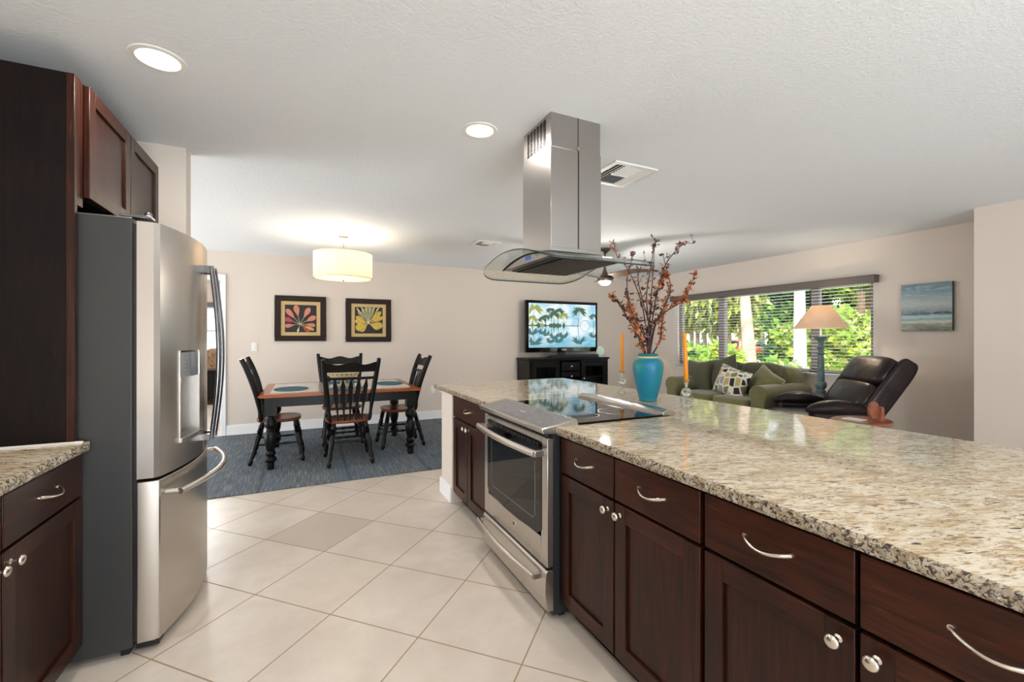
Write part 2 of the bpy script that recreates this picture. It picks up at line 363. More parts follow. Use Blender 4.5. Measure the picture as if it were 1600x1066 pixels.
# doorway casing
t = sempty('door_1', (-1.47, YB, 0))
struct('casing', B(-1.012, -.954, YB-.018, YB, 0, 2.19).box(-1.988, -1.93, YB-.018, YB, 0, 2.19).box(-1.93, -1.012, YB-.018, YB, 2.13, 2.19), 'trim', t, bevel=.004)
struct('jamb', B(-1.02, -1.012+.0, YB-.0, YB+.13, 0, 2.13).box(-1.93, -1.922, YB, YB+.13, 0, 2.13).box(-1.922, -1.02, YB, YB+.13, 2.122, 2.13), 'trim', t)
# big front window: three lights
t = sempty('window_1', (XW+.08, 4.37, .86))
wf = MB(); y0, y1, z0, z1 = 2.86, 5.88, .86, 2.03
for a, b in ((y0, y0+.05), (3.50, 3.60), (4.94, 5.06), (y1-.05, y1)): wf.box(XW+.05, XW+.12, a, b, z0, z1)
wf.box(XW+.05, XW+.12, y0, y1, z0, z0+.045).box(XW+.05, XW+.12, y0, y1, z1-.045, z1)
struct('window_frame', wf, 'winframe', t, bevel=.003)
for a, b in ((y0+.05, 3.50), (3.60, 4.94), (5.06, y1-.05)): struct('pane', B(XW+.082, XW+.088, a, b, z0+.045, z1-.045), 'pane', t)
struct('window_sill', B(XW-.03, XW+.05, y0-.03, y1+.03, z0-.03, z0), 'trim', t, bevel=.004)
# bedroom window; unseen patio doors behind the camera, added to let fill light in
t = sempty('window_2', (-2.1, 11.34, .95))
struct('window_frame', B(-2.9, -2.84, 11.3, 11.36, .95, 2.05).box(-1.41, -1.35, 11.3, 11.36, .95, 2.05).box(-2.84, -1.41, 11.3, 11.36, .95, 1.0).box(-2.84, -1.41, 11.3, 11.36, 1.46, 1.52).box(-2.84, -1.41, 11.3, 11.36, 2.0, 2.05), 'trim', t)
struct('pane', B(-2.84, -1.41, 11.325, 11.33, 1.0, 1.46).box(-2.84, -1.41, 11.325, 11.33, 1.52, 2.0), 'pane', t)
t = sempty('added_window_3', (1.4, -3.14, 0))
mb = MB()
for a in (-.6, .72, 2.04, 3.34): mb.box(a, a+.06, -3.16, -3.11, 0, 2.2)
mb.box(-.54, 3.34, -3.16, -3.11, 0, .07).box(-.54, 3.34, -3.16, -3.11, 2.14, 2.2); struct('window_frame', mb, 'trim', t)
for a in (-.54, .78, 2.10): struct('pane', B(a, a+1.26-.02, -3.137, -3.132, .07, 2.14), 'pane', t)

t = sempty('added_window_4', (-4.14, 5.3, 0))  # unseen side opening added to bring fill light to the dining area
mb = MB()
for a in (3.85, 5.27, 6.69): mb.box(-4.17, -4.11, a, a+.06, 0, 2.15)
mb.box(-4.17, -4.11, 3.91, 6.69, 0, .06).box(-4.17, -4.11, 3.91, 6.69, 2.09, 2.15); struct('window_frame', mb, 'trim', t)
for a in (3.91, 5.33): struct('pane', B(-4.143, -4.138, a, a+1.36, .06, 2.09), 'pane', t)
# ------------------------------------------------------------ blinds on the front window
t = thing('window_blind', 'grey slatted blinds with a taupe valance across the wide front window', 'blinds', (6.07, 4.37, 2.0))
vy0, vy1 = 2.80, 5.97
B(XW-.11, XW-.004, vy0, vy1, 1.985, 2.075).box(XW-.118, XW-.004, vy0-.008, vy1+.008, 2.062, 2.075).build('valance', 'valance', t, bevel=.003)
for a, b in ((2.83, 3.535), (3.565, 4.985), (5.015, 5.93)):
    mb = MB(); z = .90
    while z < 1.98:
        p = [(XW-.072, z-.001), (XW-.053, z+.0012), (XW-.034, z-.001), (XW-.034, z-.004), (XW-.053, z-.0018), (XW-.072, z-.004)]
        mb.prism([(q[0], q[1]) for q in p], 'y', a, b); z += .0425
    mb.build('slats', 'blind', t)
    B(XW-.078, XW-.028, a, b, .855, .872).build('bottom_rail', 'blind', t, bevel=.003)
    for yy in (a+.12, b-.12): MB().tube([(XW-.053, yy, .87), (XW-.053, yy, 1.99)], .0014, 5).build('ladder_cord', 'blind', t)
MB().tube([(XW-.095, 5.76, 1.99), (XW-.095, 5.76, 1.2)], .004, 6).build('tilt_wand', 'valance', t)
t = thing('window_blind', 'blind half raised over the bedroom window seen through the doorway', 'blinds', (-2.1, 11.2, 2.0))
B(-2.95, -1.3, 11.19, 11.275, 1.98, 2.09).build('valance', 'valance', t)
mb = MB(); z = 1.5
while z < 1.98: mb.prism([(11.205, z-.008), (11.25, z+.012), (11.25, z+.009), (11.205, z-.011)], 'x', -2.9, -1.35); z += .042
mb.build('slats', 'blind', t)

# ------------------------------------------------------------ cabinet builders
def pull(parent, x, y, z, s, L=.125, axis='y'):     # arched bow pull; s = direction it stands out along x
    path = []; rr = []
    for i in range(13):
        q = i/12; path.append((x+s*(.004+.028*math.sin(math.pi*q)**.75), y-L/2+L*q, z-.012*math.sin(math.pi*q)+.004)); rr.append(.005+.0035*max(0, (.45-q))*2)
    mb = MB().tube(path, rr, 10, flatten=.8)
    for e in (0, 12): mb.lathe([(.007, 0), (.006, s*.006)], (x, path[e][1], path[e][2]), 10, axis='x')
    return mb.build('handle', 'nickel', parent)
def knob(parent, x, y, z, s, r=.016):
    mb = MB().lathe([(.009, 0), (.009, s*.002), (.0045, s*.006), (.0045, s*.018), (r, s*.026), (r*.98, s*.029), (r*.7, s*.0335), (r*.25, s*.035), (.001, s*.035)], (x, y, z), 20, axis='x')
    return mb.build('knob', 'nickel', parent)
def shaker(parent, name, x, s, y0, y1, z0, z1, fr=.062, th=.020, pmat='wz'):
    d = MB(); xa, xb = sorted((x, x+s*th))
    d.box(xa, xb, y0, y0+fr, z0, z1, 0).box(xa, xb, y1-fr, y1, z0, z1, 0).box(xa, xb, y0+fr, y1-fr, z0, z0+fr, 1).box(xa, xb, y0+fr, y1-fr, z1-fr, z1, 1)
    a, b = sorted((x, x+s*th*.45)); d.box(a, b, y0+fr-.002, y1-fr+.002, z0+fr-.002, z1-fr+.002, 0)
    return d.build(name, [pmat, 'wy'], parent, bevel=.0018)
def base_cabinet(label, s, xf, xb, y0, y1, top=.876, group=None, split=None, knobs=True, drawers=2):
    """xf: x of the door fronts, xb: back, s = +1 fronts look toward +x"""
    t = thing('base_cabinet', label, 'cabinet', ((xf+xb)/2, (y0+y1)/2, 0), 0, group)
    bx = xf-s*.021
    lo, hi = sorted((bx, xb)); B(lo, hi, y0, y1, .095, top).build('carcass', 'wgap', t)
    lo, hi = sorted((bx-s*.06, xb)); B(lo, hi, y0+.002, y1-.002, 0, .095).build('toe_kick', 'wgap', t)
    ym = split or (y0+y1)/2; x = xf-s*.020
    rng = [(y0+.007, ym-.005), (ym+.005, y1-.007)]
    dr = rng if drawers == 2 else [(y0+.005, y1-.005)]
    for a, b in dr:
        xa, xc = sorted((x, xf)); d = B(xa, xc, a, b, .704, top-.012).build('drawer', 'wy', t, bevel=.0025); pull(d, xf, (a+b)/2, .79, s)
    for k, (a, b) in enumerate(rng):
        d = shaker(t, 'door', x, s, a, b, .10, .692); yk = b-.032 if k == 0 else a+.032; knob(d, xf, yk, .655, s)
    return t
FI = 1.085
base_cabinet('dark island cabinet with two drawers, right beside the oven', -1, FI, 1.70, .946, 1.752, split=1.360)
base_cabinet('nearest dark island cabinet at the bottom right, under the wide end of the worktop', -1, FI, 1.70, .10, .943, split=.535)
base_cabinet('narrow dark island cabinet with one drawer, beyond the oven next to the white wall end', -1, FI, 1.70, 2.64, 3.38, split=3.04, drawers=1)
base_cabinet('dark base cabinet under the small worktop left of the refrigerator', 1, -.80, -1.49, 1.29, 2.325, split=1.805)
struct('wall_island', B(1.078, 2.18, 3.382, 3.675, 0, .876).box(1.84, 2.18, .10, 3.382, 0, .876), 'wall')
struct('baseboard_island', B(1.062, 1.078, 3.384, 3.691, 0, .13).box(1.078, 2.196, 3.675, 3.691, 0, .13).box(2.18, 2.196, .1, 3.675, 0, .13), 'trim', bevel=.003)

# ------------------------------------------------------------ worktops with chiselled edges
def worktop(name, label, poly, z0, z1, seed, rough_sides, loc):
    r = random.Random(seed); pts = []; n = len(poly)
    for i in range(n):
        a, b = Vector(poly[i]), Vector(poly[(i+1) % n]); L = (b-a).length; k = max(1, int(L/.011)) if i in rough_sides else 1
        nrm = Vector(((b-a).y, -(b-a).x)).normalized()
        for j in range(k): pts.append((a+(b-a)*j/k, nrm, i in rough_sides and j > 0))
    def ring(z, off, jit, zj=0): return [((p+nn*(off+(r.uniform(-jit, jit) if rg else 0))).x, (p+nn*(off+(r.uniform(-jit, jit) if rg else 0))).y, z+(r.uniform(-zj, zj) if rg else 0)) for p, nn, rg in pts]
    r3 = [ring(z0, -.003, .001), ring(z0+(z1-z0)*.3, .001, .0045, .003), ring(z0+(z1-z0)*.65, .001, .005, .004), ring(z1-.004, -.001, .0022, .0008), ring(z1, -.005, .0018)]
    mb = MB(); m = len(pts)
    for i in range(4): mb.add(r3[i]+r3[i+1], [(j, (j+1) % m, m+(j+1) % m, m+j) for j in range(m)], 1, True)
    mb.add(r3[0], [tuple(range(m))[::-1]], 1); mb.add(r3[4], [tuple(range(m))], 0)
    o = mb.build(name, ['granite', 'granite_edge'], loc=loc, angle=30); return tag(o, label, 'worktop')
# island top has a cut-out for the range: outline runs round it
X0, X1 = 1.061, 2.43
worktop('island_countertop', 'long granite island worktop carrying the blue vase and candles', [(X0, .06), (X1, .06), (X1, 3.87), (X0, 3.87), (X0, 2.545), (1.762, 2.545), (1.762, 1.748), (X0, 1.748)], .878, .914, 3, (0, 1, 2, 3, 7), (1.7, 2, .878))
worktop('wall_countertop', 'small granite worktop at the far left below the tall dark panel', [(-1.497, 1.27), (-.778, 1.27), (-.778, 2.325), (-1.497, 2.325)], .878, .914, 5, (0, 1), (-1.14, 1.8, .878))
tag(B(-1.497, -.79, 2.292, 2.30, .914, .921).build('caulk_strip', 'white', loc=(-1.1, 2.3, .914)), 'pale bead strip along the foot of the tall dark panel on the left worktop', 'strip')

# ------------------------------------------------------------ cabinet over the fridge
t = thing('refrigerator_cabinet', 'tall dark panel and two door cabinet built around the top of the refrigerator', 'cabinet', (-1.16, 2.8, .914))
B(-1.497, -.84, 2.300, 2.318, .9145, 2.372).build('side_panel', 'wx', t, bevel=.001)
B(-.84, -.815, 2.297, 2.321, .9145, 2.372).box(-.84, -.815, 2.321, 2.37, 1.86, 2.372).build('face_stile', 'wz', t, bevel=.0015)
B(-1.497, -.817, 2.37, 3.325, 1.90, 2.372).build('carcass', 'wgap', t)
shaker(t, 'door', -.816, 1, 2.376, 2.846, 1.905, 2.366, .06)
shaker(t, 'door', -.816, 1, 2.852, 3.322, 1.905, 2.366, .06)

# ------------------------------------------------------------ refrigerator
t = thing('refrigerator', 'stainless French door refrigerator with a charcoal side and water dispenser', 'refrigerator', (-1.0, 2.785, 0))
FY0, FY1 = 2.332, 3.238
B(-1.40, -.645, FY0, FY1, .03, 1.835).build('body', 'fridge_side', t, bevel=.006)
for yy in (FY0+.04, FY1-.04):
    for xx in (-.69, -1.35): B(xx, xx+.03, yy-.02, yy+.02, 0, .03).build('foot', 'black', t)
def bow(y): q = (y-2.785)/.453; return -.478-.082*q*q
def fdoor(name, ya, yb, za, zb, hole=None, nseg=14):
    ys = [ya+(yb-ya)*i/nseg for i in range(nseg+1)]; poly = [(-.632, ya), ]
    e = .012
    pts = [(bow(y), y) for y in ys]
    pts[0] = (pts[0][0]-e, ya); pts.insert(1, (bow(ya+e), ya+e*.6)); pts[-1] = (pts[-1][0]-e, yb); pts.insert(-1, (bow(yb-e), yb-e*.6))
    poly = [(-.632, ya)]+pts+[(-.632, yb)]
    return MB().prism(poly, 'z', za, zb).build(name, 'steel', t, bevel=.003, angle=25)
SP = 2.786
# left door is cut round the dispenser: built as bands
DY0, DY1, DZ0, DZ1 = 2.475, 2.70, .86, 1.27
def band(mb, ya, yb, za, zb, xb=-.632, k=8):
    ys = [ya+(yb-ya)*i/k for i in range(k+1)]; mb.prism([(xb, ya)]+[(bow(y), y) for y in ys]+[(xb, yb)], 'z', za, zb)
mb = MB(); band(mb, FY0+.012, DY0, .735, 1.82); band(mb, DY1, SP-.003, .735, 1.82); band(mb, DY0, DY1, .735, DZ0); band(mb, DY0, DY1, DZ1, 1.82)
mb.prism([(-.632, FY0), (-.575, FY0), (bow(FY0+.012), FY0+.012), (-.632, FY0+.012)], 'z', .735, 1.82)
ld = mb.build('door', 'steel', t, angle=25)
rd = fdoor('door', SP+.003, FY1, .735, 1.82)
fz = fdoor('freezer_drawer', FY0, FY1, .045, .722, nseg=22)
B(-.645, -.633, FY0+.01, FY1-.01, .05, 1.81).build('gasket', 'black', t)
B(-.64, -.56, FY0+.02, FY1-.02, .015, .044).build('kick_grille', 'black', t)
for yy in (FY0+.05, FY1-.05): B(-.69, -.585, yy-.045, yy+.015, 1.836, 1.848).add([], []).lathe([(.014, 0), (.014, .012), (.009, .018)], (-.60, yy-.02, 1.848), 14).build('hinge', 'darksteel', t, bevel=.002)
# dispenser
M['disppanel'] = flat('dispenser_panel_reflection_grey', (150, 156, 160), .12, .5)  # colour lightened to paint in the panel's reflection
dm = MB(); band(dm, DY0+.004, DY1-.004, 1.145, 1.262, -.60); ds = dm.build('dispenser_panel', 'disppanel', t)
dm = MB(); dm.box(-.60, -.592, DY0, DY1, DZ0, 1.145).box(-.60, bow(DY0)+.004, DY0-.002, DY0+.006, DZ0, 1.27).box(-.60, bow(DY1)+.002, DY1-.006, DY1+.002, DZ0, 1.27)
dm.build('dispenser_recess', 'steel', t)
dm = MB(); ys = [DY0-.006+(DY1-DY0+.012)*i/10 for i in range(11)]
dm.prism([(-.60, ys[0])]+[(bow(y)+.014, y) for y in ys]+[(-.60, ys[-1])], 'z', .846, .868); dm.build('drip_tray', 'steel_y', t, bevel=.002)
MB().lathe([(.012, 0), (.012, -.03), (.007, -.042)], (-.545, 2.585, 1.145), 12).build('spout', 'chrome', t)
MB().tube([(-.575, 2.585, 1.10), (-.572, 2.585, .90)], .016, 10, flatten=.5).build('paddle', 'chrome', t)
dm = MB()
for k in range(4): dm.box(bow(2.53)-.0, bow(2.53)+.0012, 2.525, 2.535, 1.175+k*.018, 1.181+k*.018)
dm.build('button', 'greymark', t)
# door handles: long bowed bars
for yy, par in ((SP-.045, ld), (SP+.045, rd)):
    path = [(-.432-.004+.034*math.sin(math.pi*i/16), yy+(.012*math.sin(math.pi*i/16))*(-1 if yy < SP else 1), .80+.90*i/16) for i in range(17)]
    hm = MB().tube(path, [.015]*17, 12, flatten=.75); hm.box(-.485, -.425, yy-.013, yy+.013, .80, .83).box(-.485, -.425, yy-.013, yy+.013, 1.67, 1.705); hm.build('handle', 'darksteel', par, bevel=0)
path = [(bow(2.37+.81*i/20)+.055+.03*math.sin(math.pi*i/20), 2.37+.81*i/20, .655) for i in range(21)]
hm = MB().tube(path, .0135, 12); 
for yy in (2.385, 3.165): hm.tube([(bow(yy)-.005, yy, .655), (bow(yy)+.055, yy, .655)], .013, 10)
hm.build('handle', 'steel_y', fz)

# ------------------------------------------------------------ range
t = thing('range', 'slide in stainless electric range with black glass cooktop in the island', 'stove', (1.3, 2.11, 0))
RY0, RY1 = 1.758, 2.532
B(1.035, 1.70, RY0+.006, RY1-.006, .03, .905).build('body', 'rangeside', t)
mb = MB()
for a in (RY0+.05, RY1-.05):
    for x in (1.10, 1.64): B(x-.015, x+.015, a-.015, a+.015, 0, .03).build('foot', 'black', t)
d = MB(); xf = 1.000
d.box(xf, 1.034, RY0, RY0+.058, .262, .862).box(xf, 1.034, RY1-.058, RY1, .262, .862).box(xf, 1.034, RY0+.058, RY1-.058, .262, .385).box(xf, 1.034, RY0+.058, RY1-.058, .835, .862)
od = d.build('oven_door', 'steel', t, bevel=.003)
gl = [(RY0+.05, .835), (RY1-.05, .835), (RY1-.05, .42), (RY1-.09, .392), (RY1-.30, .378), (RY0+.30, .378), (RY0+.09, .392), (RY0+.05, .42)]
MB().prism(gl, 'x', .9985, 1.02).build('window', 'blackgloss', od)
fr = MB(); pts = [(RY0+.115, .73), (RY0+.115, .47), (RY0+.135, .45), (RY1-.135, .45), (RY1-.115, .47), (RY1-.115, .73)]
fr.tube([(.998, a, b) for a, b in pts], .0012, 6); fr.build('window_border', 'ringmark', od)
mb = MB()
for k in range(20): mb.box(.9965, .999, RY0+.08+k*.032, RY0+.103+k*.032, .812, .826)
mb.build('vent_slot', 'black', od)
path = [(.948+.0-.022*math.sin(math.pi*i/20), RY0+.025+(RY1-RY0-.05)*i/20, .792) for i in range(21)]
hm = MB().tube(path, .0165, 14, flatten=1.1)
for yy in (RY0+.03, RY1-.03): hm.box(.945, 1.0, yy-.014, yy+.014, .778, .806)
hm.build('handle', 'steel_y', od, bevel=.002)
lg = MB().lathe([(.0185, 0), (.0185, -.0025), (.0155, -.003), (.0155, -.0015), (.0001, -.0015)], (1.0, 2.112, .335), 28, axis='x'); lg.build('badge', 'chrome', od)
sw = MB(); 
for k in range(4):
    a = k*math.pi/2+.4; sw.tube([(.9978, 2.112+math.cos(a+q*.9)*(.011-.006*q), .335+math.sin(a+q*.9)*(.011-.006*q)) for q in (0, .33, .66, 1)], .0009, 5)
tm = text_mesh('GE', .016); tm.xf(Matrix.Translation((.9975, 2.112, .335)) @ Matrix.Rotation(R(-90), 4, 'Z') @ Matrix.Rotation(R(90), 4, 'X')); sw.add(tm.v, tm.f)
sw.build('badge_emblem', 'black', od)
dw = MB().prism([(1.034, .055), (1.0, .060), (.988, .15), (.992, .235), (1.0, .248), (1.034, .248)], 'y', RY0, RY1).build('warming_drawer', 'steel', t, bevel=.002)
path = [(.945-.02*math.sin(math.pi*i/20), RY0+.03+(RY1-RY0-.06)*i/20, .222) for i in range(21)]
hm = MB().tube(path, .0125, 12)
for yy in (RY0+.035, RY1-.035): hm.box(.94, .992, yy-.012, yy+.012, .211, .233)
hm.build('handle', 'steel_y', dw)
cp = MB().prism([(.972, .888), (.962, .912), (1.155, .944), (1.165, .930), (1.165, .905), (1.03, .880)], 'y', RY0-.012, RY1+.012).build('control_panel', 'steel_y', t, bevel=.004)
sl = (.944-.912)/(1.155-.962)
def onp(x): return .912+(x-.962)*sl
gp = MB(); gp.prism([(.985, onp(.985)+.0008), (1.138, onp(1.138)+.0008), (1.138, onp(1.138)-.003), (.985, onp(.985)-.003)], 'y', RY0+.012, RY1-.012); 
mk = MB()
for k in range(6):
    for j in range(3):
        if (k, j) in ((2, 1), (3, 1)): continue
        x = 1.01+j*.042; y = RY0+.08+k*.118; z = onp(x)+.0012; mk.prism([(x, z), (x+.004, z+.004*sl), (x+.004, z+.004*sl+.0004), (x, z+.0004)], 'y', y, y+.022)
x = 1.05; mk.prism([(x, onp(x)+.001), (x+.02, onp(x+.02)+.001), (x+.02, onp(x+.02)+.0016), (x, onp(x)+.0016)], 'y', 2.09, 2.17); gp.add(mk.v, mk.f, 1); gp.build('control_glass', ['panelgrey', 'greymark'], cp)
ct = B(1.166, 1.705, RY0-.006, RY1+.006, .9155, .923).build('cooktop', 'blackgloss', t, bevel=.002)
for (cx, cy, r) in ((1.31, 1.92, .085), (1.31, 2.30, .115), (1.31, 2.30, .07), (1.55, 1.94, .105), (1.56, 2.30, .078), (1.45, 2.115, .045)):
    ring = MB().lathe([(r, .0), (r, .0005), (r-.0028, .0005), (r-.0028, 0)], (cx, cy, .923), 48, cap=False); ring.build('burner_ring', 'ringmark', ct)
tr = MB().prism([(1.70, .9155), (1.70, .935), (1.735, .947), (1.775, .944), (1.79, .9155)], 'y', RY0-.012, RY1+.012).build('rear_trim', 'steel_y', t, bevel=.003)
B(1.741, 1.757, RY0+.13, RY1-.06, .9445, .948).build('trim_slot', 'black', tr)
B(.9995, 1.034, RY0+.01, RY1-.01, .249, .261).build('gap_strip', 'black', t)
B(1.01, 1.034, RY0+.01, RY1-.01, .863, .885).build('gap_strip', 'black', t)

t.location.x += .018
# ------------------------------------------------------------ island hood
t = thing('range_hood', 'stainless island range hood with a curved glass canopy hanging over the stove', 'hood', (1.32, 2.127, CE))
def gz(y): q = (y-2.127)/.425; return 1.792-.092*q*q
CH = MB(); cx0, cx1, cy0, cy1 = 1.160, 1.480, 1.966, 2.287
# lower sleeve and inner upper sleeve; vent slots punched as dark grilles
CH.box(cx0, cx1, cy0, cy1, 1.80, 2.33)
lower = CH.build('lower_duct_cover', 'chim', t, bevel=.002)
upper = B(cx0+.003, cx1-.003, cy0+.003, cy1-.003, 2.33, CE).build('upper_duct_cover', 'chim', t, bevel=.002)
gr = MB()
for k in range(6):
    for j in range(13):
        y = cy0+.056+k*.037; z = 2.358+j*.0105; gr.box(cx0+.0012, cx0+.0035, y, y+.027, z, z+.0062)
gr.build('vent_slot', 'wgap', upper)
B(cx0+.168, cx0+.1745, cy0-.0012, cy0+.001, 1.80, 2.33).box(cx0+.169, cx0+.1725, cy0+.0015, cy0+.004, 2.33, CE).build('seam', 'black', lower)
MB().box(cx0+.165, cx0+.172, cy0-.003, cy0+.001, 2.335, 2.352).build('clip', 'nickel', upper)
col = MB().prism([(y, gz(y)+.006) for y in [cy0-.01+i*(cy1-cy0+.02)/8 for i in range(9)]]+[(cy1+.01, 1.805), (cy0-.01, 1.805)], 'x', cx0-.01, cx1+.01).build('collar', 'chim', t, bevel=.002)
# canopy glass with rounded corners
gx0, gx1, gy0, gy1 = .975, 1.690, 1.702, 2.552; rad = .13
def outline():
    pts = []
    for (cx, cy, a0) in ((gx0+rad, gy0+rad, 180), (gx1-rad, gy0+rad, 270), (gx1-rad, gy1-rad, 0), (gx0+rad, gy1-rad, 90)):
        for k in range(9): a = R(a0+90*k/8); pts.append((cx+rad*math.cos(a), cy+rad*math.sin(a)))
    return pts
N = 28; ys = [gy0+(gy1-gy0)*(.5-.5*math.cos(math.pi*i/N)) for i in range(N+1)]
def xr(y):
    d = max(0, rad-min(y-gy0, gy1-y)); k = rad-math.sqrt(max(0, rad*rad-d*d)); return gx0+k, gx1-k
mb = MB(); th = .007; L = []
for y in ys:
    a, b = xr(y); L.append(((a, y, gz(y)), (b, y, gz(y))))
top = [p for q in L for p in q]; bot = [(p[0], p[1], p[2]-th) for p in top]; n2 = len(top)
mb.add(top, [(2*i, 2*i+1, 2*i+3, 2*i+2) for i in range(N)], 0, True); mb.add(bot, [(2*i, 2*i+2, 2*i+3, 2*i+1) for i in range(N)], 0, True)
left = [(2*i) for i in range(N+1)]; right = [2*i+1 for i in range(N+1)]
mb.add(top+bot, [(left[i], left[i+1], n2+left[i+1], n2+left[i]) for i in range(N)]+[(right[i], n2+right[i], n2+right[i+1], right[i+1]) for i in range(N)]+[(0, 1, n2+1, n2), (2*N, n2+2*N, n2+2*N+1, 2*N+1)], 1)
mb.build('glass_canopy', ['hoodglass', 'hoodedge'], t, angle=60)
# body below the glass: arched front
by0, by1, bx0, bx1 = 1.835, 2.42, 1.095, 1.555; yy = [by0+(by1-by0)*i/12 for i in range(13)]
arch = [(y, gz(y)-th-.001) for y in yy]
MB().prism([(by0, 1.736), *arch, (by1, 1.736)], 'x', bx0, bx1).build('body', 'chim', t, bevel=.0015)
mb = MB(); mb.tube([(bx0-.003, y, z-.003) for y, z in arch], .0045, 6); mb.build('front_trim', 'blackpaint', t)
fl = B(bx0+.07, bx1-.05, by0+.035, by1-.035, 1.727, 1.7365)
flo = fl.build('filter', 'wgap', t)
mb = MB()
for k in range(18):
    y = by0+.045+k*.028; mb.prism([(y, 1.727), (y+.001, 1.7262), (y+.008, 1.7262), (y+.009, 1.727)], 'x', bx0+.08, bx1-.06)
mb.build('baffle', 'hooddark', flo)
MB().box(bx0+.045, bx0+.068, by0+.03, by1-.03, 1.729, 1.7368).build('filter_gap', 'black', t)
M['bluelcd'] = emis('blue_display', (.05, .10, .45), .8)
B(bx0-.002, bx0+.002, 2.07, 2.125, 1.752, 1.772).build('display', 'bluelcd', t)
mb = MB()
for k in range(2): mb.lathe([(.006, 0), (.006, -.003), (.0001, -.0035)], (bx0, 1.97+k*.03, 1.763), 10, axis='x')
mb.build('button', 'chrome', t)
for yy_ in (by0+.015, by1-.015): MB().lathe([(.016, 0), (.016, -.003), (.001, -.004)], (bx1-.025, yy_+(.02 if yy_ < 2 else -.02)*0, 1.736), 16).build('lamp', 'chrome', t)

# ------------------------------------------------------------ ceiling fixtures
def downlight(x, y, label, power=9):
    t = thing('recessed_light', label, 'ceiling light', (x, y, CE), 0, None)
    MB().lathe([(.072, -.001), (.078, -.006), (.098, -.004), (.101, 0)], (x, y, CE), 40, cap=False).build('trim_ring', 'white', t)
    MB().lathe([(.0725, -.0022), (.0725, -.001), (.001, -.001)], (x, y, CE), 40).build('lens', 'lens', t)
    l = light('AREA', 'recessed_lamp', (x, y, CE-.012), power, (1, .955, .88), (0, 0, 0), shape='DISK', size=.14); return t
downlight(-.555, 2.315, 'lit round recessed light in the ceiling in front of the refrigerator')
downlight(.905, 2.325, 'lit round recessed light in the ceiling left of the hood chimney')
for qx, qy in ((-.555, .2), (.905, .2), (-.555, -1.8), (.905, -1.8)): light('AREA', 'recessed_lamp', (qx, qy, CE-.012), 9, (1, .955, .88), (0, 0, 0), shape='DISK', size=.14)  # unseen lamps without fixtures, added to light the kitchen
def vent(label, cx, cy, w, d, louv=7):
    t = thing('ceiling_vent', label, 'air vent', (cx, cy, CE))
    x0, x1, y0, y1 = cx-w/2, cx+w/2, cy-d/2, cy+d/2; b = .032
    mb = MB().box(x0, x1, y0, y0+b, CE-.012, CE).box(x0, x1, y1-b, y1, CE-.012, CE).box(x0, x0+b, y0+b, y1-b, CE-.012, CE).box(x1-b, x1, y0+b, y1-b, CE-.012, CE)
    mb.build('frame', 'white', t, bevel=.003); B(x0+b, x1-b, y0+b, y1-b, CE-.003, CE-.001).build('backing', 'fridge_side', t)
    iw = (w-2*b); q = iw*.26; mb = MB()
    for sgn, a, e in ((-1, x0+b, x0+b+q), (1, x1-b-q, x1-b)):
        for k in range(3):
            x = a+(k+.5)*q/3; mb.add([(x-sgn*.012, y0+b, CE-.002), (x+sgn*.012, y0+b, CE-.013), (x+sgn*.012, y1-b, CE-.013), (x-sgn*.012, y1-b, CE-.002), (x-sgn*.011, y0+b, CE-.0005), (x+sgn*.013, y0+b, CE-.0115), (x+sgn*.013, y1-b, CE-.0115), (x-sgn*.011, y1-b, CE-.0005)], [(0,1,2,3), (7,6,5,4), (0,4,5,1), (2,6,7,3), (1,5,6,2), (0,3,7,4)])
    nn = 12
    for k in range(nn):
        y = y0+b+(k+.5)*(y1-y0-2*b)/nn; sg = 1 if k < nn/2 else -1
        mb.add([(x0+b+q, y-.006*sg, CE-.002), (x1-b-q, y-.006*sg, CE-.002), (x1-b-q, y+.006*sg, CE-.012), (x0+b+q, y+.006*sg, CE-.012)], [(0,1,2,3)])
    mb.box(x0+b+q, x1-b-q, (y0+y1)/2-.006, (y0+y1)/2+.006, CE-.014, CE-.002)
    mb.build('louvers', 'white', t)
vent('square white ceiling air vent just right of the hood chimney', 2.055, 2.515, .37, .39)
vent('small white ceiling air vent far away above the dining area', 2.058, 5.075, .31, .29)

# pendant drum lamp
px, py = .41, 5.355
t = thing('pendant_lamp', 'cream string drum pendant lamp glowing over the dining table', 'lamp', (px, py, CE))
MB().lathe([(.062, 0), (.062, -.018), (.055, -.026), (.012, -.028)], (px, py, CE), 28).build('canopy', 'nickel', t)
mb = MB().tube([(px, py, CE-.02), (px, py, 2.05)], .006, 8)
for k in range(3): a = R(120*k+20); mb.tube([(px+.03*math.cos(a), py+.03*math.sin(a), CE-.02), (px+.03*math.cos(a), py+.03*math.sin(a), 2.285)], .0015, 5)
mb.build('stem', 'nickel', t)
rings = []; SG = 96
for z in (2.012, 2.29):
    rings.append([(px+(.315+.0015*(k % 2))*math.cos(2*math.pi*k/SG), py+(.315+.0015*(k % 2))*math.sin(2*math.pi*k/SG), z) for k in range(SG)])
mb = MB().rings(rings, 0, True, True, False); mb.build('shade', 'drum', t)
MB().lathe([(.318, 0), (.318, .008), (.312, .008), (.312, 0)], (px, py, 2.005), 64, cap=False).lathe([(.318, 0), (.318, .008), (.312, .008), (.312, 0)], (px, py, 2.286), 64, cap=False).build('rim', 'raffia', t)
MB().lathe([(.312, .006), (.2, -.006), (.1, -.012), (.001, -.014)], (px, py, 2.005), 48, cap=False).build('diffuser', 'drumdiff', t)
MB().lathe([(.012, -.0), (.012, -.006), (.006, -.012), (.009, -.02), (.001, -.024)], (px, py, 1.992), 14).build('finial', 'nickel', t)
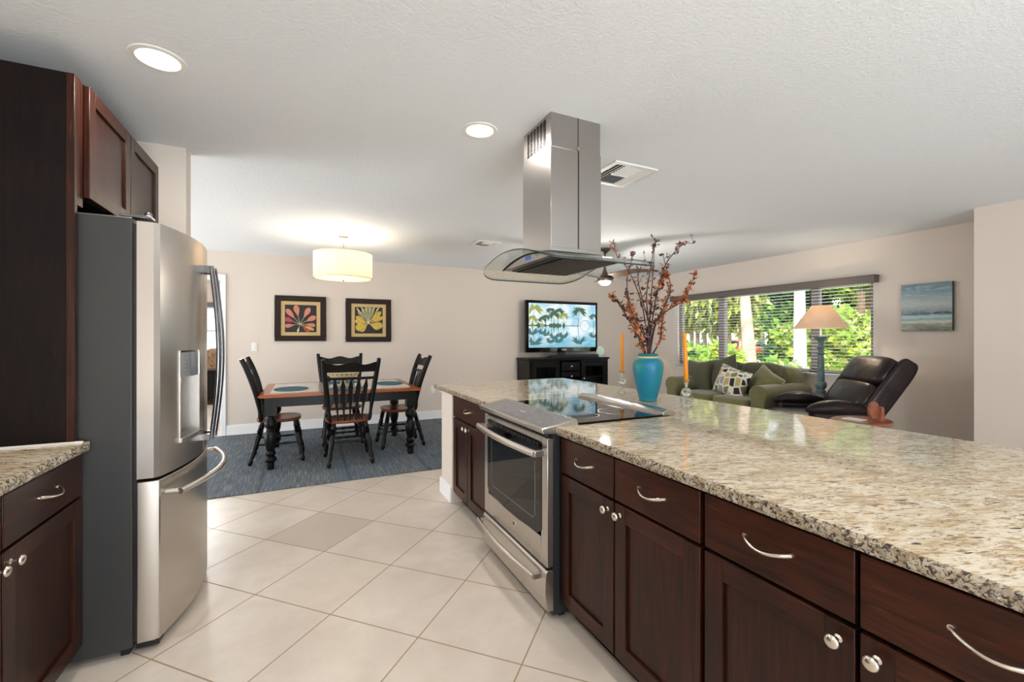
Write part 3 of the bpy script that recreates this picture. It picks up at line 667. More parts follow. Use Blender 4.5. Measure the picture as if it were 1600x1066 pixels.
for k in range(2):
    bx = px+(.07 if k else -.07); MB().lathe([(.012, 0), (.03, .03), (.03, .055), (.012, .08), (.001, .085)], (bx, py, 2.12), 14).build('bulb', 'bulb', t)
    light('POINT', 'pendant_bulb', (bx, py, 2.21), 13, (1, .88, .72), shadow_soft_size=.04)

# ------------------------------------------------------------ ceiling fan
fx, fy = 3.60, 4.70
t = thing('ceiling_fan', 'three blade bronze ceiling fan with a lit bowl over the living room', 'fan', (fx, fy, CE))
MB().lathe([(.075, 0), (.075, -.02), (.03, -.06), (.014, -.07)], (fx, fy, CE), 24).build('canopy', 'bronze', t)
MB().tube([(fx, fy, CE-.05), (fx, fy, 2.24)], .013, 10).build('downrod', 'bronze', t)
MB().lathe([(.016, .10), (.022, .06), (.035, .02), (.07, -.03), (.10, -.06), (.098, -.09), (.06, -.10)], (fx, fy, 2.17), 28).build('motor_hub', 'bronze', t)
for k, a0 in enumerate((162, 282, 42)):
    mb = MB(); top_, bot_ = [], []
    for i in range(15):
        s_ = i/14; r = .07+.62*s_; bend = R(a0)+.40*s_**1.4; w_ = .8*(.06*(1-s_)**.8+.026+.022*math.sin(math.pi*s_))*(1 if s_ < .93 else .55); z = 2.125+.035*math.sin(math.pi*s_*.9)+.03*s_
        c_ = Vector((fx+r*math.cos(bend), fy+r*math.sin(bend), z)); d_ = Vector((-math.sin(bend), math.cos(bend), 0)); tw = Vector((0, 0, .25))
        p0_, p1_ = c_-(d_-tw)*w_, c_+(d_-tw)*w_; top_ += [tuple(p0_), tuple(p1_)]; bot_ += [(p0_.x, p0_.y, p0_.z-.008), (p1_.x, p1_.y, p1_.z-.008)]
    m_ = len(top_); fs = [(2*i, 2*i+1, 2*i+3, 2*i+2) for i in range(14)]+[(m_+2*i, m_+2*i+2, m_+2*i+3, m_+2*i+1) for i in range(14)]
    fs += [(2*i, 2*i+2, m_+2*i+2, m_+2*i) for i in range(14)]+[(2*i+1, m_+2*i+1, m_+2*i+3, 2*i+3) for i in range(14)]+[(0, m_, m_+1, 1), (m_-2, m_-1, 2*m_-1, 2*m_-2)]
    mb.add(top_+bot_, fs, 0, True); mb.build('blade', 'bronze', t, angle=50)
MB().lathe([(.078, 0), (.072, -.025), (.045, -.045), (.001, -.052)], (fx, fy, 2.075), 28).build('light_bowl', 'bulb', t)
light('POINT', 'fan_lamp', (fx, fy, 1.99), 42, (1, .95, .88), shadow_soft_size=.06)

# ------------------------------------------------------------ rug
rg = B(-1.42, 2.28, 4.32, 6.98, .001, .011)
rg.build('area_rug', 'rug', loc=(.4, 5.6, .001), bevel=.003); tag(bpy.data.objects['area_rug'], 'blue grey woven area rug under the dining table', 'rug')

# ------------------------------------------------------------ dining table
RG = .011
t = thing('dining_table', 'dining table with honey wood rim, pale tiled top and black turned legs', 'table', (.40, 5.50, RG))
tx0, tx1, ty0, ty1 = -.405, 1.205, 4.905, 6.10
MB().prism([(tx0+.02, .735), (tx0, .745), (tx0, .752), (tx0+.012, .760), (tx0+.03, .768), (tx1-.03, .768), (tx1-.012, .760), (tx1, .752), (tx1, .745), (tx1-.02, .735)], 'y', ty0+.0, ty1).build('top', 'orangewood', t, bevel=.006)
mb = B(tx0+.10, .375, ty0+.10, ty1-.10, .7675, .7705).box(.425, tx1-.10, ty0+.10, ty1-.10, .7675, .7705); mb.build('tile_inlay', 'tabletile', t, bevel=.001)
B(tx0+.06, tx1-.06, ty0+.06, ty0+.085, .635, .735).box(tx0+.06, tx1-.06, ty1-.085, ty1-.06, .635, .735).box(tx0+.06, tx0+.085, ty0+.085, ty1-.085, .635, .735).box(tx1-.085, tx1-.06, ty0+.085, ty1-.085, .635, .735).build('apron', 'blackpaint', t, bevel=.003)
prof = [(.555, .042), (.54, .048), (.525, .030), (.515, .032), (.49, .052), (.46, .058), (.43, .052), (.405, .034), (.395, .040), (.385, .036), (.36, .052), (.33, .058), (.28, .055), (.22, .046), (.185, .036), (.175, .044), (.16, .052), (.145, .044), (.13, .036), (.12, .048), (.10, .058), (.08, .050), (.065, .034), (.05, .036), (0, .032)]
for lx in (tx0+.105, tx1-.105):
    for ly in (ty0+.105, ty1-.105):
        MB().box(lx-.052, lx+.052, ly-.052, ly+.052, .55, .735).lathe([(r, z+RG) for z, r in prof], (lx, ly, 0), 20).build('leg', 'blackpaint', t)
# place mats
def placemat(x, y, a, b, label):
    o = MB().lathe([(1, 0), (1.0, .004), (.001, .004)], (0,0,0), 40); o.v = [(x+v[0]*a, y+v[1]*b, .7708+v[2]) for v in o.v]
    tag(o.build('placemat', 'teal', loc=(x, y, .7708)), label, 'placemat', 'teal placemats on the dining table')
placemat(-.12, 5.36, .17, .23, 'oval teal placemat at the left end of the dining table'); placemat(.95, 5.50, .16, .23, 'teal placemat at the right end of the dining table')
placemat(.40, 5.14, .23, .15, 'teal placemat at the near side of the table, seen through the chair back'); placemat(.42, 5.86, .23, .15, 'teal placemat at the wall side of the dining table')
t = thing('centerpiece_bowl', 'cream footed bowl with dark leaf marks in the middle of the dining table', 'bowl', (.42, 5.52, .7708))
MB().lathe([(.07, 0), (.072, .008), (.03, .02), (.028, .05), (.10, .075), (.17, .12), (.185, .155), (.18, .155), (.165, .125), (.09, .085), (.001, .08)], (.42, 5.52, .7708), 32).build('bowl', 'raffia', t)
mb = MB()
for k in range(22):
    a = 2*math.pi*k/22; r = .181; z = .7708+.138; c_ = Vector((.42+r*math.cos(a), 5.52+r*math.sin(a), z)); tg = Vector((-math.sin(a), math.cos(a), 0)); o_ = Vector((math.cos(a), math.sin(a), -.3)).normalized()*.003
    p = [c_-tg*.013+o_, c_+Vector((0,0,-.007))+o_, c_+tg*.013+o_, c_+Vector((0,0,.007))+o_]; mb.add(p, [(0,1,2,3)])
mb.build('leaf_mark', 'blackpaint', t)

# ------------------------------------------------------------ dining chairs
def make_chair():
    t = thing('dining_chair', '', 'chair')
    Z = RG
    # saddle seat
    rs = []
    def outl(k, sc):
        pts = []
        for i in range(28):
            a = 2*math.pi*i/28; x = math.copysign(abs(math.cos(a))**.6, math.cos(a))*.235; y = math.copysign(abs(math.sin(a))**.6, math.sin(a))*.215
            x *= 1-.10*(-y/.215)*.9 if y < 0 else 1.0; pts.append((x*sc, y*sc))
        return pts
    for z, sc in ((.425, .90), (.430, .97), (.442, 1.0), (.453, .995), (.458, .95), (.452, .75), (.448, .4), (.448, .05)): rs.append([(p[0], p[1], z+Z) for p in outl(0, sc)])
    MB().rings(rs).build('seat', 'redwood', t, local=True, angle=60)
    lp = [(0, .016), (.08, .019), (.12, .023), (.15, .016), (.17, .024), (.20, .016), (.22, .025), (.25, .016), (.27, .024), (.30, .016), (.34, .021), (.45, .023), (.58, .019), (.66, .015), (.70, .018), (.80, .021), (.88, .014), (.90, .020), (.94, .020), (.97, .014), (1, .013)]
    for x, y, fx_, fy_ in ((.17, .155, .225, .235), (-.17, .155, -.225, .235), (.155, -.15, .215, -.265), (-.155, -.15, -.215, -.265)):
        MB().turned((x, y, .43+Z), (fx_, fy_, Z), [(a_, b_*1.22) for a_, b_ in lp], 12).build('leg', 'blackpaint', t, local=True, angle=60)
    sp_ = [(0, .008), (.1, .009), (.3, .014), (.42, .010), (.5, .017), (.58, .010), (.7, .014), (.9, .009), (1, .008)]
    for z, ya in ((.20, .205), (.15, .215)): MB().turned((-.205, ya-.005, z+Z), (.205, ya-.005, z+Z), sp_, 10).build('stretcher', 'blackpaint', t, local=True)
    for sx in (-1, 1): MB().turned((sx*.205, .195, .20+Z), (sx*.19, -.215, .20+Z), sp_, 10).build('stretcher', 'blackpaint', t, local=True)
    MB().turned((-.185, -.205, .24+Z), (.185, -.205, .24+Z), sp_, 10).build('stretcher', 'blackpaint', t, local=True)
    # back posts: turned foot then a flat curved blade
    def bk(z): q = (z-.45)/.66; return -.165-.03*q-.14*q*q
    def hx(z): q = (z-.45)/.66; return .195+.075*q
    for sx in (-1, 1):
        mb = MB(); zz = [.44+.66*i/14 for i in range(15)]; rr = [.013, .024, .018, .019]+[.023+.006*math.sin(math.pi*(i-4)/10) for i in range(4, 15)]
        mb.tube([(sx*hx(z), bk(z), z+Z) for z in zz], rr, 12, flatten=.9); mb.build('back_post', 'blackpaint', t, local=True)
    # wavy crest rail
    nx = 24; tp, rs = [], []
    def rail(zlo, wav, name, th):
        rs = []
        for i in range(nx+1):
            q = -1+2*i/nx; zt = wav(q); x = q*(hx(zt)-.005); dy = -.028*(1-q*q)
            yl, yt = bk(zlo)+dy, bk(zt)+dy
            rs.append([(x, yl-th/2, zlo+Z), (x, yl+th/2, zlo+Z), (x, yt+th/2, zt+Z), (x, yt-th/2, zt+Z)])
        MB().rings(rs, 0, True).build(name, 'blackpaint', t, local=True, angle=40)
    rail(.965, lambda q: 1.055+.014*math.cos(q*math.pi*2.0)+.004*math.cos(q*6*math.pi)*0, 'crest_rail', .022)
    rail(.885, lambda q: .912, 'back_rail', .020)
    for k in range(5):
        q = (k-2)/2; xt = q*.155; xb = q*.115; mb = MB(); rs = []
        for i in range(17):
            s_ = i/16; z = .452+.438*s_; x = xb+(xt-xb)*s_; y = bk(z)-.02*(1-q*q*.6)*s_+.012*(1-s_)
            w_ = .0075+.0145*(0 if s_ < .12 else min(1, (s_-.12)/.55)) if s_ < .78 else .022*(1-(s_-.78)/.22)+.005
            if s_ > .97: w_ = .006
            rs.append([(x-w_, y-.005, z+Z), (x+w_, y-.005, z+Z), (x+w_, y+.005, z+Z), (x-w_, y+.005, z+Z)])
        mb.rings(rs, 0, True); mb.build('spindle', 'blackpaint', t, local=True, angle=40)
    return t
ch = make_chair()
spots = [((.44, 5.035), 0, 'black arrow-back chair with its back to the camera on the near side of the table'),
         ((-.238, 5.425), -90, 'black arrow-back chair at the left end of the dining table'),
         ((1.07, 5.52), 90, 'black arrow-back chair at the right end of the dining table, toward the kitchen island'),
         ((.44, 5.97), 180, 'black arrow-back chair on the wall side of the table, behind the near chair')]
for i, ((x, y), a, lab) in enumerate(spots):
    o = ch if i == 0 else copy_tree(ch)
    o.location = (x, y, .003); o.rotation_euler = (0, 0, R(a)); tag(o, lab, 'chair', 'chairs around the dining table')

# ------------------------------------------------------------ dining wall: pictures, switch, outlets
M['frame'] = flat('dark_brown_picture_frame', (44, 32, 27), .6, var=.15, scale=40, Specular_IOR_Level=.2)
M['goldmat'] = flat('antique_gold_mat', (196, 168, 112), .5, var=.12, scale=60)
M['artblack'] = flat('print_black', (30, 26, 28), .6)
M['coral'] = flat('print_coral', (200, 124, 100), .6, var=.25, scale=60); M['crimson'] = flat('print_crimson', (166, 62, 68), .6, var=.25, scale=60)
M['sage'] = flat('print_sage', (142, 134, 100), .6, var=.3, scale=60); M['gold'] = flat('print_yellow', (198, 168, 72), .6, var=.3, scale=60); M['palegold'] = flat('print_cream', (214, 206, 160), .6, var=.2, scale=60)
def picture(label, x0, x1, z0, z1, petals, group=None):
    t = thing('framed_print', label, 'picture', ((x0+x1)/2, YB, z0)); w = x1-x0; h = z1-z0; b = .078
    y0, y1 = YB-.03, YB-.001
    MB().box(x0, x1, y0, y1, z0, z0+b).box(x0, x1, y0, y1, z1-b, z1).box(x0, x0+b, y0, y1, z0+b, z1-b).box(x1-b, x1, y0, y1, z0+b, z1-b).build('frame', 'frame', t, bevel=.004)
    a = .05; y0 += .012
    MB().box(x0+b, x1-b, y0, y1, z0+b, z0+b+a).box(x0+b, x1-b, y0, y1, z1-b-a, z1-b).box(x0+b, x0+b+a, y0, y1, z0+b+a, z1-b-a).box(x1-b-a, x1-b, y0, y1, z0+b+a, z1-b-a).build('mat_board', 'goldmat', t)
    ix0, ix1, iz0, iz1 = x0+b+a, x1-b-a, z0+b+a, z1-b-a; yc = y0+.004
    mb = MB().box(ix0, ix1, yc, y1, iz0, iz1, 0); cx, cz = petals['c']; cx = ix0+cx*(ix1-ix0); cz = iz0+cz*(iz1-iz0); sc = ix1-ix0; k = 0
    for ang, r0, r1, wd_, m in petals['p']:
        k += 1; an = R(ang); d = (math.cos(an), math.sin(an)); pts = []; nn = (-d[1], d[0])
        pr = [(0, .0), (.25, .35), (.5, .85), (.7, 1), (.88, .75), (1, 0.0)]
        for s_, w_ in pr: pts.append((r0+(r1-r0)*s_, w_*wd_))
        for s_, w_ in pr[-2:0:-1]: pts.append((r0+(r1-r0)*s_, -w_*wd_))
        P_ = [(min(ix1, max(ix0, cx+(d[0]*r+nn[0]*w_)*sc)), min(iz1, max(iz0, cz+(d[1]*r+nn[1]*w_)*sc))) for r, w_ in pts]
        yy_ = yc-.0003*k; mb.add([(p[0], yy_, p[1]) for p in P_], [tuple(range(len(P_)))], m)
        st = [(cx, cz), (cx+d[0]*(r0+.02)*sc, cz+d[1]*(r0+.02)*sc)]; mb.add([(st[0][0]-nn[0]*.002, yy_-.0001, st[0][1]-nn[1]*.002), (st[0][0]+nn[0]*.002, yy_-.0001, st[0][1]+nn[1]*.002), (st[1][0]+nn[0]*.002, yy_-.0001, st[1][1]+nn[1]*.002), (st[1][0]-nn[0]*.002, yy_-.0001, st[1][1]-nn[1]*.002)], [(0,1,2,3)], 5)
    mb.build('print', petals['m'], t)
picture('framed print of a coral red flower on black, left of the two dining wall pictures', -.37, .30, 1.283, 1.934, dict(c=(.47, .30), m=['artblack', 'coral', 'crimson', 'coral', 'gold', 'palegold'], p=[(102, .25, .68, .095, 1), (130, .22, .68, .085, 1), (158, .18, .52, .085, 2), (190, .14, .50, .07, 1), (62, .22, .66, .085, 1), (28, .18, .58, .09, 1), (355, .14, .50, .07, 1), (318, .08, .42, .075, 2), (335, .1, .5, .05, 4), (255, .1, .3, .03, 5)]))
picture('framed print of a yellow leafy plant on black, right of the two dining wall pictures', .574, 1.241, 1.268, 1.928, dict(c=(.48, .38), m=['artblack', 'gold', 'sage', 'gold', 'palegold', 'palegold'], p=[(90, .05, .62, .16, 2), (75, .1, .62, .09, 2), (108, .1, .6, .10, 2), (128, .12, .60, .07, 2), (112, .35, .70, .02, 4), (98, .35, .70, .02, 4), (84, .35, .70, .02, 4), (70, .35, .72, .02, 4), (58, .4, .74, .025, 4), (126, .35, .72, .025, 4), (150, .06, .52, .08, 1), (168, .05, .50, .10, 1), (45, .06, .66, .09, 1), (25, .06, .62, .08, 1), (350, .04, .54, .13, 1), (205, .04, .50, .14, 1), (335, .04, .45, .10, 1), (225, .04, .42, .10, 3)]))
t = thing('light_switch', 'white rocker light switch on the wall beside the doorway', 'switch', (-.62, YB, 1.142))
B(-.655, -.585, YB-.006, YB-.0005, 1.145, 1.262).build('plate', 'white', t, bevel=.002); B(-.637, -.603, YB-.010, YB-.006, 1.17, 1.237).build('rocker', 'white', t, bevel=.002)
def outlet(x, label):
    t = thing('wall_outlet', label, 'outlet', (x, YB, .43)); B(x-.035, x+.035, YB-.006, YB-.0005, .425, .54).build('plate', 'white', t, bevel=.002)
    B(x-.017, x+.017, YB-.009, YB-.006, .44, .474).box(x-.017, x+.017, YB-.009, YB-.006, .49, .524).build('socket', 'trim', t)
outlet(1.92, 'white wall outlet low on the dining wall, left of the pair'); outlet(2.06, 'white wall outlet low on the dining wall, right of the pair')

# ------------------------------------------------------------ bedroom glimpsed through the doorway
t = thing('dresser', 'black dresser seen through the doorway left of the dining table', 'dresser', (-1.75, 10.6, 0))
B(-2.4, -1.2, 10.36, 10.85, .12, .66).build('body', 'blackpaint', t, bevel=.005); B(-2.43, -1.17, 10.33, 10.86, .66, .69).build('top', 'blackpaint', t, bevel=.004)
for x in (-2.35, -1.25):
    for y in (10.40, 10.8): B(x-.03, x+.03, y-.03, y+.03, 0, .12).build('leg', 'blackpaint', t)
for zz in (.15, .40):
    for xa in (-2.37, -1.79):
        d = B(xa, xa+.56, 10.345, 10.36, zz, zz+.24).build('drawer', 'blackpaint', t, bevel=.003); MB().tube([(xa+.44-.04, 10.335, zz+.13), (xa+.44, 10.315, zz+.12), (xa+.48, 10.335, zz+.13)], .012, 8).build('handle', 'nickel', d)
M['brocade'] = flat('brown_patterned_cloth', (150, 120, 92), .8, var=.5, scale=22)
t = thing('chair_cushion', 'brown patterned seat back beyond the dresser in the next room', 'cushion', (-1.6, 11.05, .45))
mb = MB().cushion((-1.6, 11.05, .80), (.52, .16, .62), .4); mb.build('back', 'brocade', t); MB().box(-1.84, -1.36, 10.92, 11.18, .0, .48).build('seat', 'brocade', t, bevel=.02)

# ------------------------------------------------------------ media cabinet, television
t = thing('media_cabinet', 'black media cabinet with glass doors and silver knobs under the television', 'cabinet', (4.27, 6.79, 0))
mx0, mx1, my0, my1, mt = 3.445, 5.095, 6.56, 7.02, .975
B(mx0-.02, mx1+.02, my0-.025, my1, mt-.03, mt).box(mx0-.008, mx1+.008, my0-.012, my1, mt-.045, mt-.03).build('top', 'blackpaint', t, bevel=.005)
mb = B(mx0, mx0+.03, my0, my1, .0, mt-.045).box(mx1-.03, mx1, my0, my1, 0, mt-.045).box(mx0+.03, mx1-.03, my1-.02, my1, .05, mt-.045).box(mx0+.03, mx1-.03, my0, my1-.02, .05, .08).box(mx0+.03, mx1-.03, my0+.02, my1-.02, .5, .52).box(mx0+.60, mx0+.62, my0+.02, my1-.02, .08, mt-.045).box(mx1-.62, mx1-.60, my0+.02, my1-.02, .08, mt-.045)
mb.box(mx0+.03, mx0+.60, my0, my0+.02, mt-.075, mt-.045).box(mx1-.6, mx1-.03, my0, my0+.02, mt-.075, mt-.045); mb.build('body', 'blackpaint', t, bevel=.002)
for a, b, ky in ((mx0+.05, mx0+.59, 1), (mx1-.59, mx1-.05, 0)):
    fr_ = .075; d = MB().box(a, a+fr_, my0-.018, my0, .10, mt-.08).box(b-fr_, b, my0-.018, my0, .10, mt-.08).box(a+fr_, b-fr_, my0-.018, my0, .10, .18).box(a+fr_, b-fr_, my0-.018, my0, mt-.155, mt-.08).box(a+fr_, b-fr_, my0-.014, my0-.004, .62, .64).build('door', 'blackpaint', t, bevel=.003)
    B(a+fr_, b-fr_, my0-.010, my0-.007, .18, mt-.155).build('pane', 'pane', d)
    kx = b-.03 if ky else a+.03; MB().lathe([(.008, 0), (.006, -.012), (.018, -.02), (.016, -.03), (.001, -.034)], (kx, my0-.018, .60), 14, axis='y').build('knob', 'chrome', d)
for zz in (.10, .38, .575, .75):
    h_ = .26 if zz < .5 else .15; d = B(mx0+.64, mx1-.64, my0-.018, my0, zz, zz+h_).build('drawer', 'blackpaint', t, bevel=.003); MB().lathe([(.008, 0), (.006, -.012), (.018, -.02), (.016, -.03), (.001, -.034)], ((mx0+mx1)/2, my0-.018, zz+h_/2), 14, axis='y').build('knob', 'chrome', d)
o = B(mx1-.56, mx1-.12, my0+.10, my1-.08, .5205, .60).build('disc_player', 'black', loc=(mx1-.34, 6.8, .5205), bevel=.003); tag(o, 'black and silver disc player on the shelf behind the right glass door', 'player')
o = B(mx0+.12, mx0+.54, my0+.10, my1-.08, .5205, .585).build('cable_box', 'fridge_side', loc=(mx0+.33, 6.8, .5205), bevel=.003); tag(o, 'dark cable box on the shelf behind the left glass door', 'cable box')
t = thing('television', 'flat television showing palm trees reflected in water, on the black cabinet', 'television', (4.24, 6.80, mt))
tx0, tx1, tz0, tz1 = 3.49, 5.01, 1.072, 1.992
B(tx0, tx1, 6.765, 6.83, tz0, tz1).build('bezel', 'blackgloss', t, bevel=.006)
B(4.17, 4.31, 6.78, 6.82, .99, tz0+.02).build('neck', 'black', t)
MB().lathe([(1, 0), (1, .010), (.9, .016), (.1, .018)], (0,0,0), 40); 
bs = MB().lathe([(1, 0), (1, .012), (.92, .018), (.001, .018)], (0,0,0), 40); bs.v = [(4.24+v[0]*.30, 6.82+v[1]*.13, mt+v[2]) for v in bs.v]; bs.build('base', 'blackgloss', t)
# the picture on the screen
scx = emis('screen_sky', (.62, .84, .95), 1.0); n = NT('screen_sky_and_water'); n.col((0,0,0,1))
cxy = n.coord(); sep = n.n('ShaderNodeSeparateXYZ'); n.l(cxy, sep.inputs[0]); cl = n.noise(n.coord((1, 1, 2)), 2.6, 4, .6)
cc = n.mix(n.ramp(cl, [(.42, (0,0,0)), (.58, (1,1,1))]), srgb(146, 200, 222), srgb(226, 236, 238)); wz = n.ramp(n.math('SUBTRACT', sep.outputs[2], .0), [(.10, (1,1,1)), (.42, (0,0,0))])
cc = n.mix(wz, cc, srgb(70, 160, 186)); n.l(cc, n.b.inputs['Emission Color']); n.set(Emission_Strength=1.0); M['scr_sky'] = n.m
M['scr_g1'] = emis('screen_palm_green', srgb(70, 96, 66), 1); M['scr_g2'] = emis('screen_palm_lime', srgb(150, 160, 80), 1); M['scr_g3'] = emis('screen_palm_reflection', srgb(64, 110, 112), 1); M['scr_w'] = emis('screen_white_glow', srgb(238, 244, 242), 1); M['scr_line'] = emis('screen_shoreline', srgb(52, 76, 92), 1)
sx0, sx1, sz0, sz1 = tx0+.055, tx1-.045, tz0+.085, tz1-.05; ysc = 6.7635
sm = MB(); sm.add([(sx0, ysc, sz0), (sx1, ysc, sz0), (sx1, ysc, sz1), (sx0, ysc, sz1)], [(0,1,2,3)], 0)
W_, H_ = sx1-sx0, sz1-sz0
def scr(p, dy, m):
    P_ = [(sx0+min(1, max(0, a))*W_, ysc-dy, sz0+min(1, max(0, b))*H_) for a, b in p]; sm.add(P_, [tuple(range(len(P_)))], m)
scr([(0, .515), (.45, .505), (.75, .505), (.75, .492), (.45, .49), (0, .48)], .0003, 5)
r_ = random.Random(11)
def palm(u, top_, R_, m, flip, lean=0):
    f = (lambda b: 1-b) if flip else (lambda b: b)
    ar = H_/W_
    scr([(u-.004+lean, f(.5)), (u+.004+lean, f(.5)), (u+.003, f(top_)), (u-.003, f(top_))], .0005, m)
    for k in range(15):
        a = R(-28+236*k/14+r_.uniform(-8, 8)); L_ = R_*r_.uniform(.75, 1.1); c_ = [(u, top_)]; 
        for s_ in (.5, 1): c_.append((u+math.cos(a)*L_*s_*ar, top_+math.sin(a)*L_*s_*(1-.4*s_)-.30*R_*s_*s_))
        n_ = (-math.sin(a)*.022*ar, math.cos(a)*.022)
        scr([(c_[0][0], f(c_[0][1])), (c_[1][0]+n_[0], f(c_[1][1]+n_[1])), (c_[2][0], f(c_[2][1])), (c_[1][0]-n_[0], f(c_[1][1]-n_[1]))], .0006+.00002*k, m)
        w2 = .03; scr([(c_[1][0], f(c_[1][1])), (c_[1][0]+w2*.3, f(c_[1][1]-w2*2.6)), (c_[1][0]+w2*.6, f(c_[1][1]-.01))], .0009+.00002*k, m)
for u, tp_, R_, m, le in ((.08, .88, .26, 2, -.03), (.05, .66, .2, 2, 0), (.19, .66, .13, 1, 0), (.24, .70, .12, 1, 0), (.31, .86, .14, 1, .02), (.36, .76, .17, 1, 0), (.43, .84, .18, 1, -.01), (.50, .74, .17, 2, .01), (.74, .86, .24, 1, -.02), (.97, .74, .16, 3, 0)):
    palm(u, tp_, R_, m, False, le); palm(u, tp_, R_*.95, 3, True, le)
for k in range(26):
    u = .0+.55*r_.random(); h_ = .01+.06*r_.random(); scr([(u-.02, .5), (u-.01, .5+h_), (u+.015, .5+h_*.8), (u+.025, .5), (u+.015, .5-h_*.8), (u-.01, .5-h_)], .0014+.00001*k, 1 if k % 3 else 2)
for rr_ in (.075, .10):
    for k in range(28):
        a, b = 2*math.pi*k/28, 2*math.pi*(k+1)/28; q = lambda an, r: (.83+math.cos(an)*r*.72, .5+math.sin(an)*r*1.35); scr([q(a, rr_), q(b, rr_), q(b, rr_-.006), q(a, rr_-.006)], .0018, 3 if rr_ > .08 else 4)
sm.build('screen', ['scr_sky', 'scr_g1', 'scr_g2', 'scr_g3', 'scr_w', 'scr_line'], t)
tm = text_mesh('VIZIO', .045); tm.xf(Matrix.Translation((4.27, 6.762, tz0+.042)) @ Matrix.Rotation(R(90), 4, 'X')); tm.build('logo', 'white', t)
o = MB().prism([(3.90, mt+.0), (4.90, mt+.0), (4.90, mt+.045), (4.86, mt+.055), (3.94, mt+.055), (3.90, mt+.045)], 'y', 6.575, 6.665).build('soundbar', 'black', loc=(4.4, 6.62, mt), bevel=.006); tag(o, 'low black soundbar on the media cabinet in front of the television', 'soundbar')
t = thing('glass_ornament', 'round white glass ornament on the right end of the media cabinet', 'ornament', (5.03, 6.68, mt))
MB().lathe([(.05, 0), (.055, .012), (.03, .02)], (5.0, 6.66, mt), 20).build('foot', 'white', t)
MB().lathe([(.001, -.022), (.075, -.022), (.092, 0), (.075, .022), (.001, .022)], (5.0, 6.66, mt+.108), 28, axis='y').build('disc', flat('frosted_green_white_glass', (206, 222, 208), .2, var=.15, scale=30), t)

# ------------------------------------------------------------ sofa
t = thing('sofa', 'olive green two seat sofa below the front window', 'sofa', (5.6, 4.28, 0))
SX0, SX1, SY0, SY1 = 5.06, 6.03, 3.46, 5.10
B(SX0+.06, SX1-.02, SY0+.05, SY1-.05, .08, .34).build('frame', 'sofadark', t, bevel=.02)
for y, s_ in ((SY0+.115, -1), (SY1-.115, 1)):
    poly = []
    for k in range(19): a = R(-40+260*k/18); poly.append((y+.125*math.cos(a)*1.0, .625+.115*math.sin(a)))
    poly = poly+[(y-.085, .09), (y+.085, .09)]
    MB().prism(poly, 'x', SX0, SX1-.05).build('arm', 'sofa', t, bevel=.018, seg=3)
MB().cushion((SX1-.13, (SY0+SY1)/2, .55), (.24, SY1-SY0-.16, .80), .3).build('backrest', 'sofa', t)
for k in range(2):
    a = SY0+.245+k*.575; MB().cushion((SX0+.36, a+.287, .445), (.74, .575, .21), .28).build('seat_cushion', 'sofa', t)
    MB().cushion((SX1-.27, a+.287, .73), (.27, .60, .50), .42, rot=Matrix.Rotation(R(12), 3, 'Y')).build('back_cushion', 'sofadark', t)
for x in (SX0+.1, SX1-.1):
    for y in (SY0+.1, SY1-.1): MB().lathe([(.03, .08), (.022, 0)], (x, y, 0), 12).build('foot', 'blackpaint', t)
def pillow(name, label, c, size, mat, rx, ry, rz, pipe=None):
    rot = (Matrix.Rotation(R(rz), 3, 'Z') @ Matrix.Rotation(R(ry), 3, 'Y') @ Matrix.Rotation(R(rx), 3, 'X'))
    t = thing(name, label, 'pillow', c); w, d, h = size; n_ = 16; f_, b_ = [], []
    for i in range(n_+1):
        for j in range(n_+1):
            u_, v_ = -1+2*i/n_, -1+2*j/n_; k = (1-u_*u_)**.45*(1-v_*v_)**.45; pin = 1-.10*(1-abs(u_*v_))*(max(abs(u_), abs(v_))**4)
            for L_, s_ in ((f_, 1), (b_, -1)): p = rot @ Vector((u_*w/2*pin, s_*k*d/2, v_*h/2*pin)); L_.append((c[0]+p.x, c[1]+p.y, c[2]+p.z))
    fs = [(i*(n_+1)+j, i*(n_+1)+j+1, (i+1)*(n_+1)+j+1, (i+1)*(n_+1)+j) for i in range(n_) for j in range(n_)]
    MB().add(f_, fs, 0, True).add(b_, [q[::-1] for q in fs], 0, True).build('cover', mat, t, angle=80)
    if pipe:
        ed = [(i, 0) for i in range(n_)]+[(n_, j) for j in range(n_)]+[(n_-i, n_) for i in range(n_)]+[(0, n_-j) for j in range(n_)]+[(0, 0)]
        MB().tube([f_[i*(n_+1)+j] for i, j in ed], .007, 6).build('piping', pipe, t)
# pillows lean on the back cushions; local y is their thickness
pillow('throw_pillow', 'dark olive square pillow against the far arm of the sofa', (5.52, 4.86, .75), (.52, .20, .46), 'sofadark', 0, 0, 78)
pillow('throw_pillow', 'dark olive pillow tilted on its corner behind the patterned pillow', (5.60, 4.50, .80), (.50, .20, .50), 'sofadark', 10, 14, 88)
pillow('throw_pillow', 'pillow with beige, grey and black oval patches in the middle of the sofa', (5.36, 4.17, .715), (.56, .17, .42), 'patt', 16, -12, 80)
pillow('throw_pillow', 'green pillow with pale piping lying by the near arm of the sofa', (5.50, 3.78, .74), (.46, .16, .34), 'sofa', 30, -24, 70, 'piping')

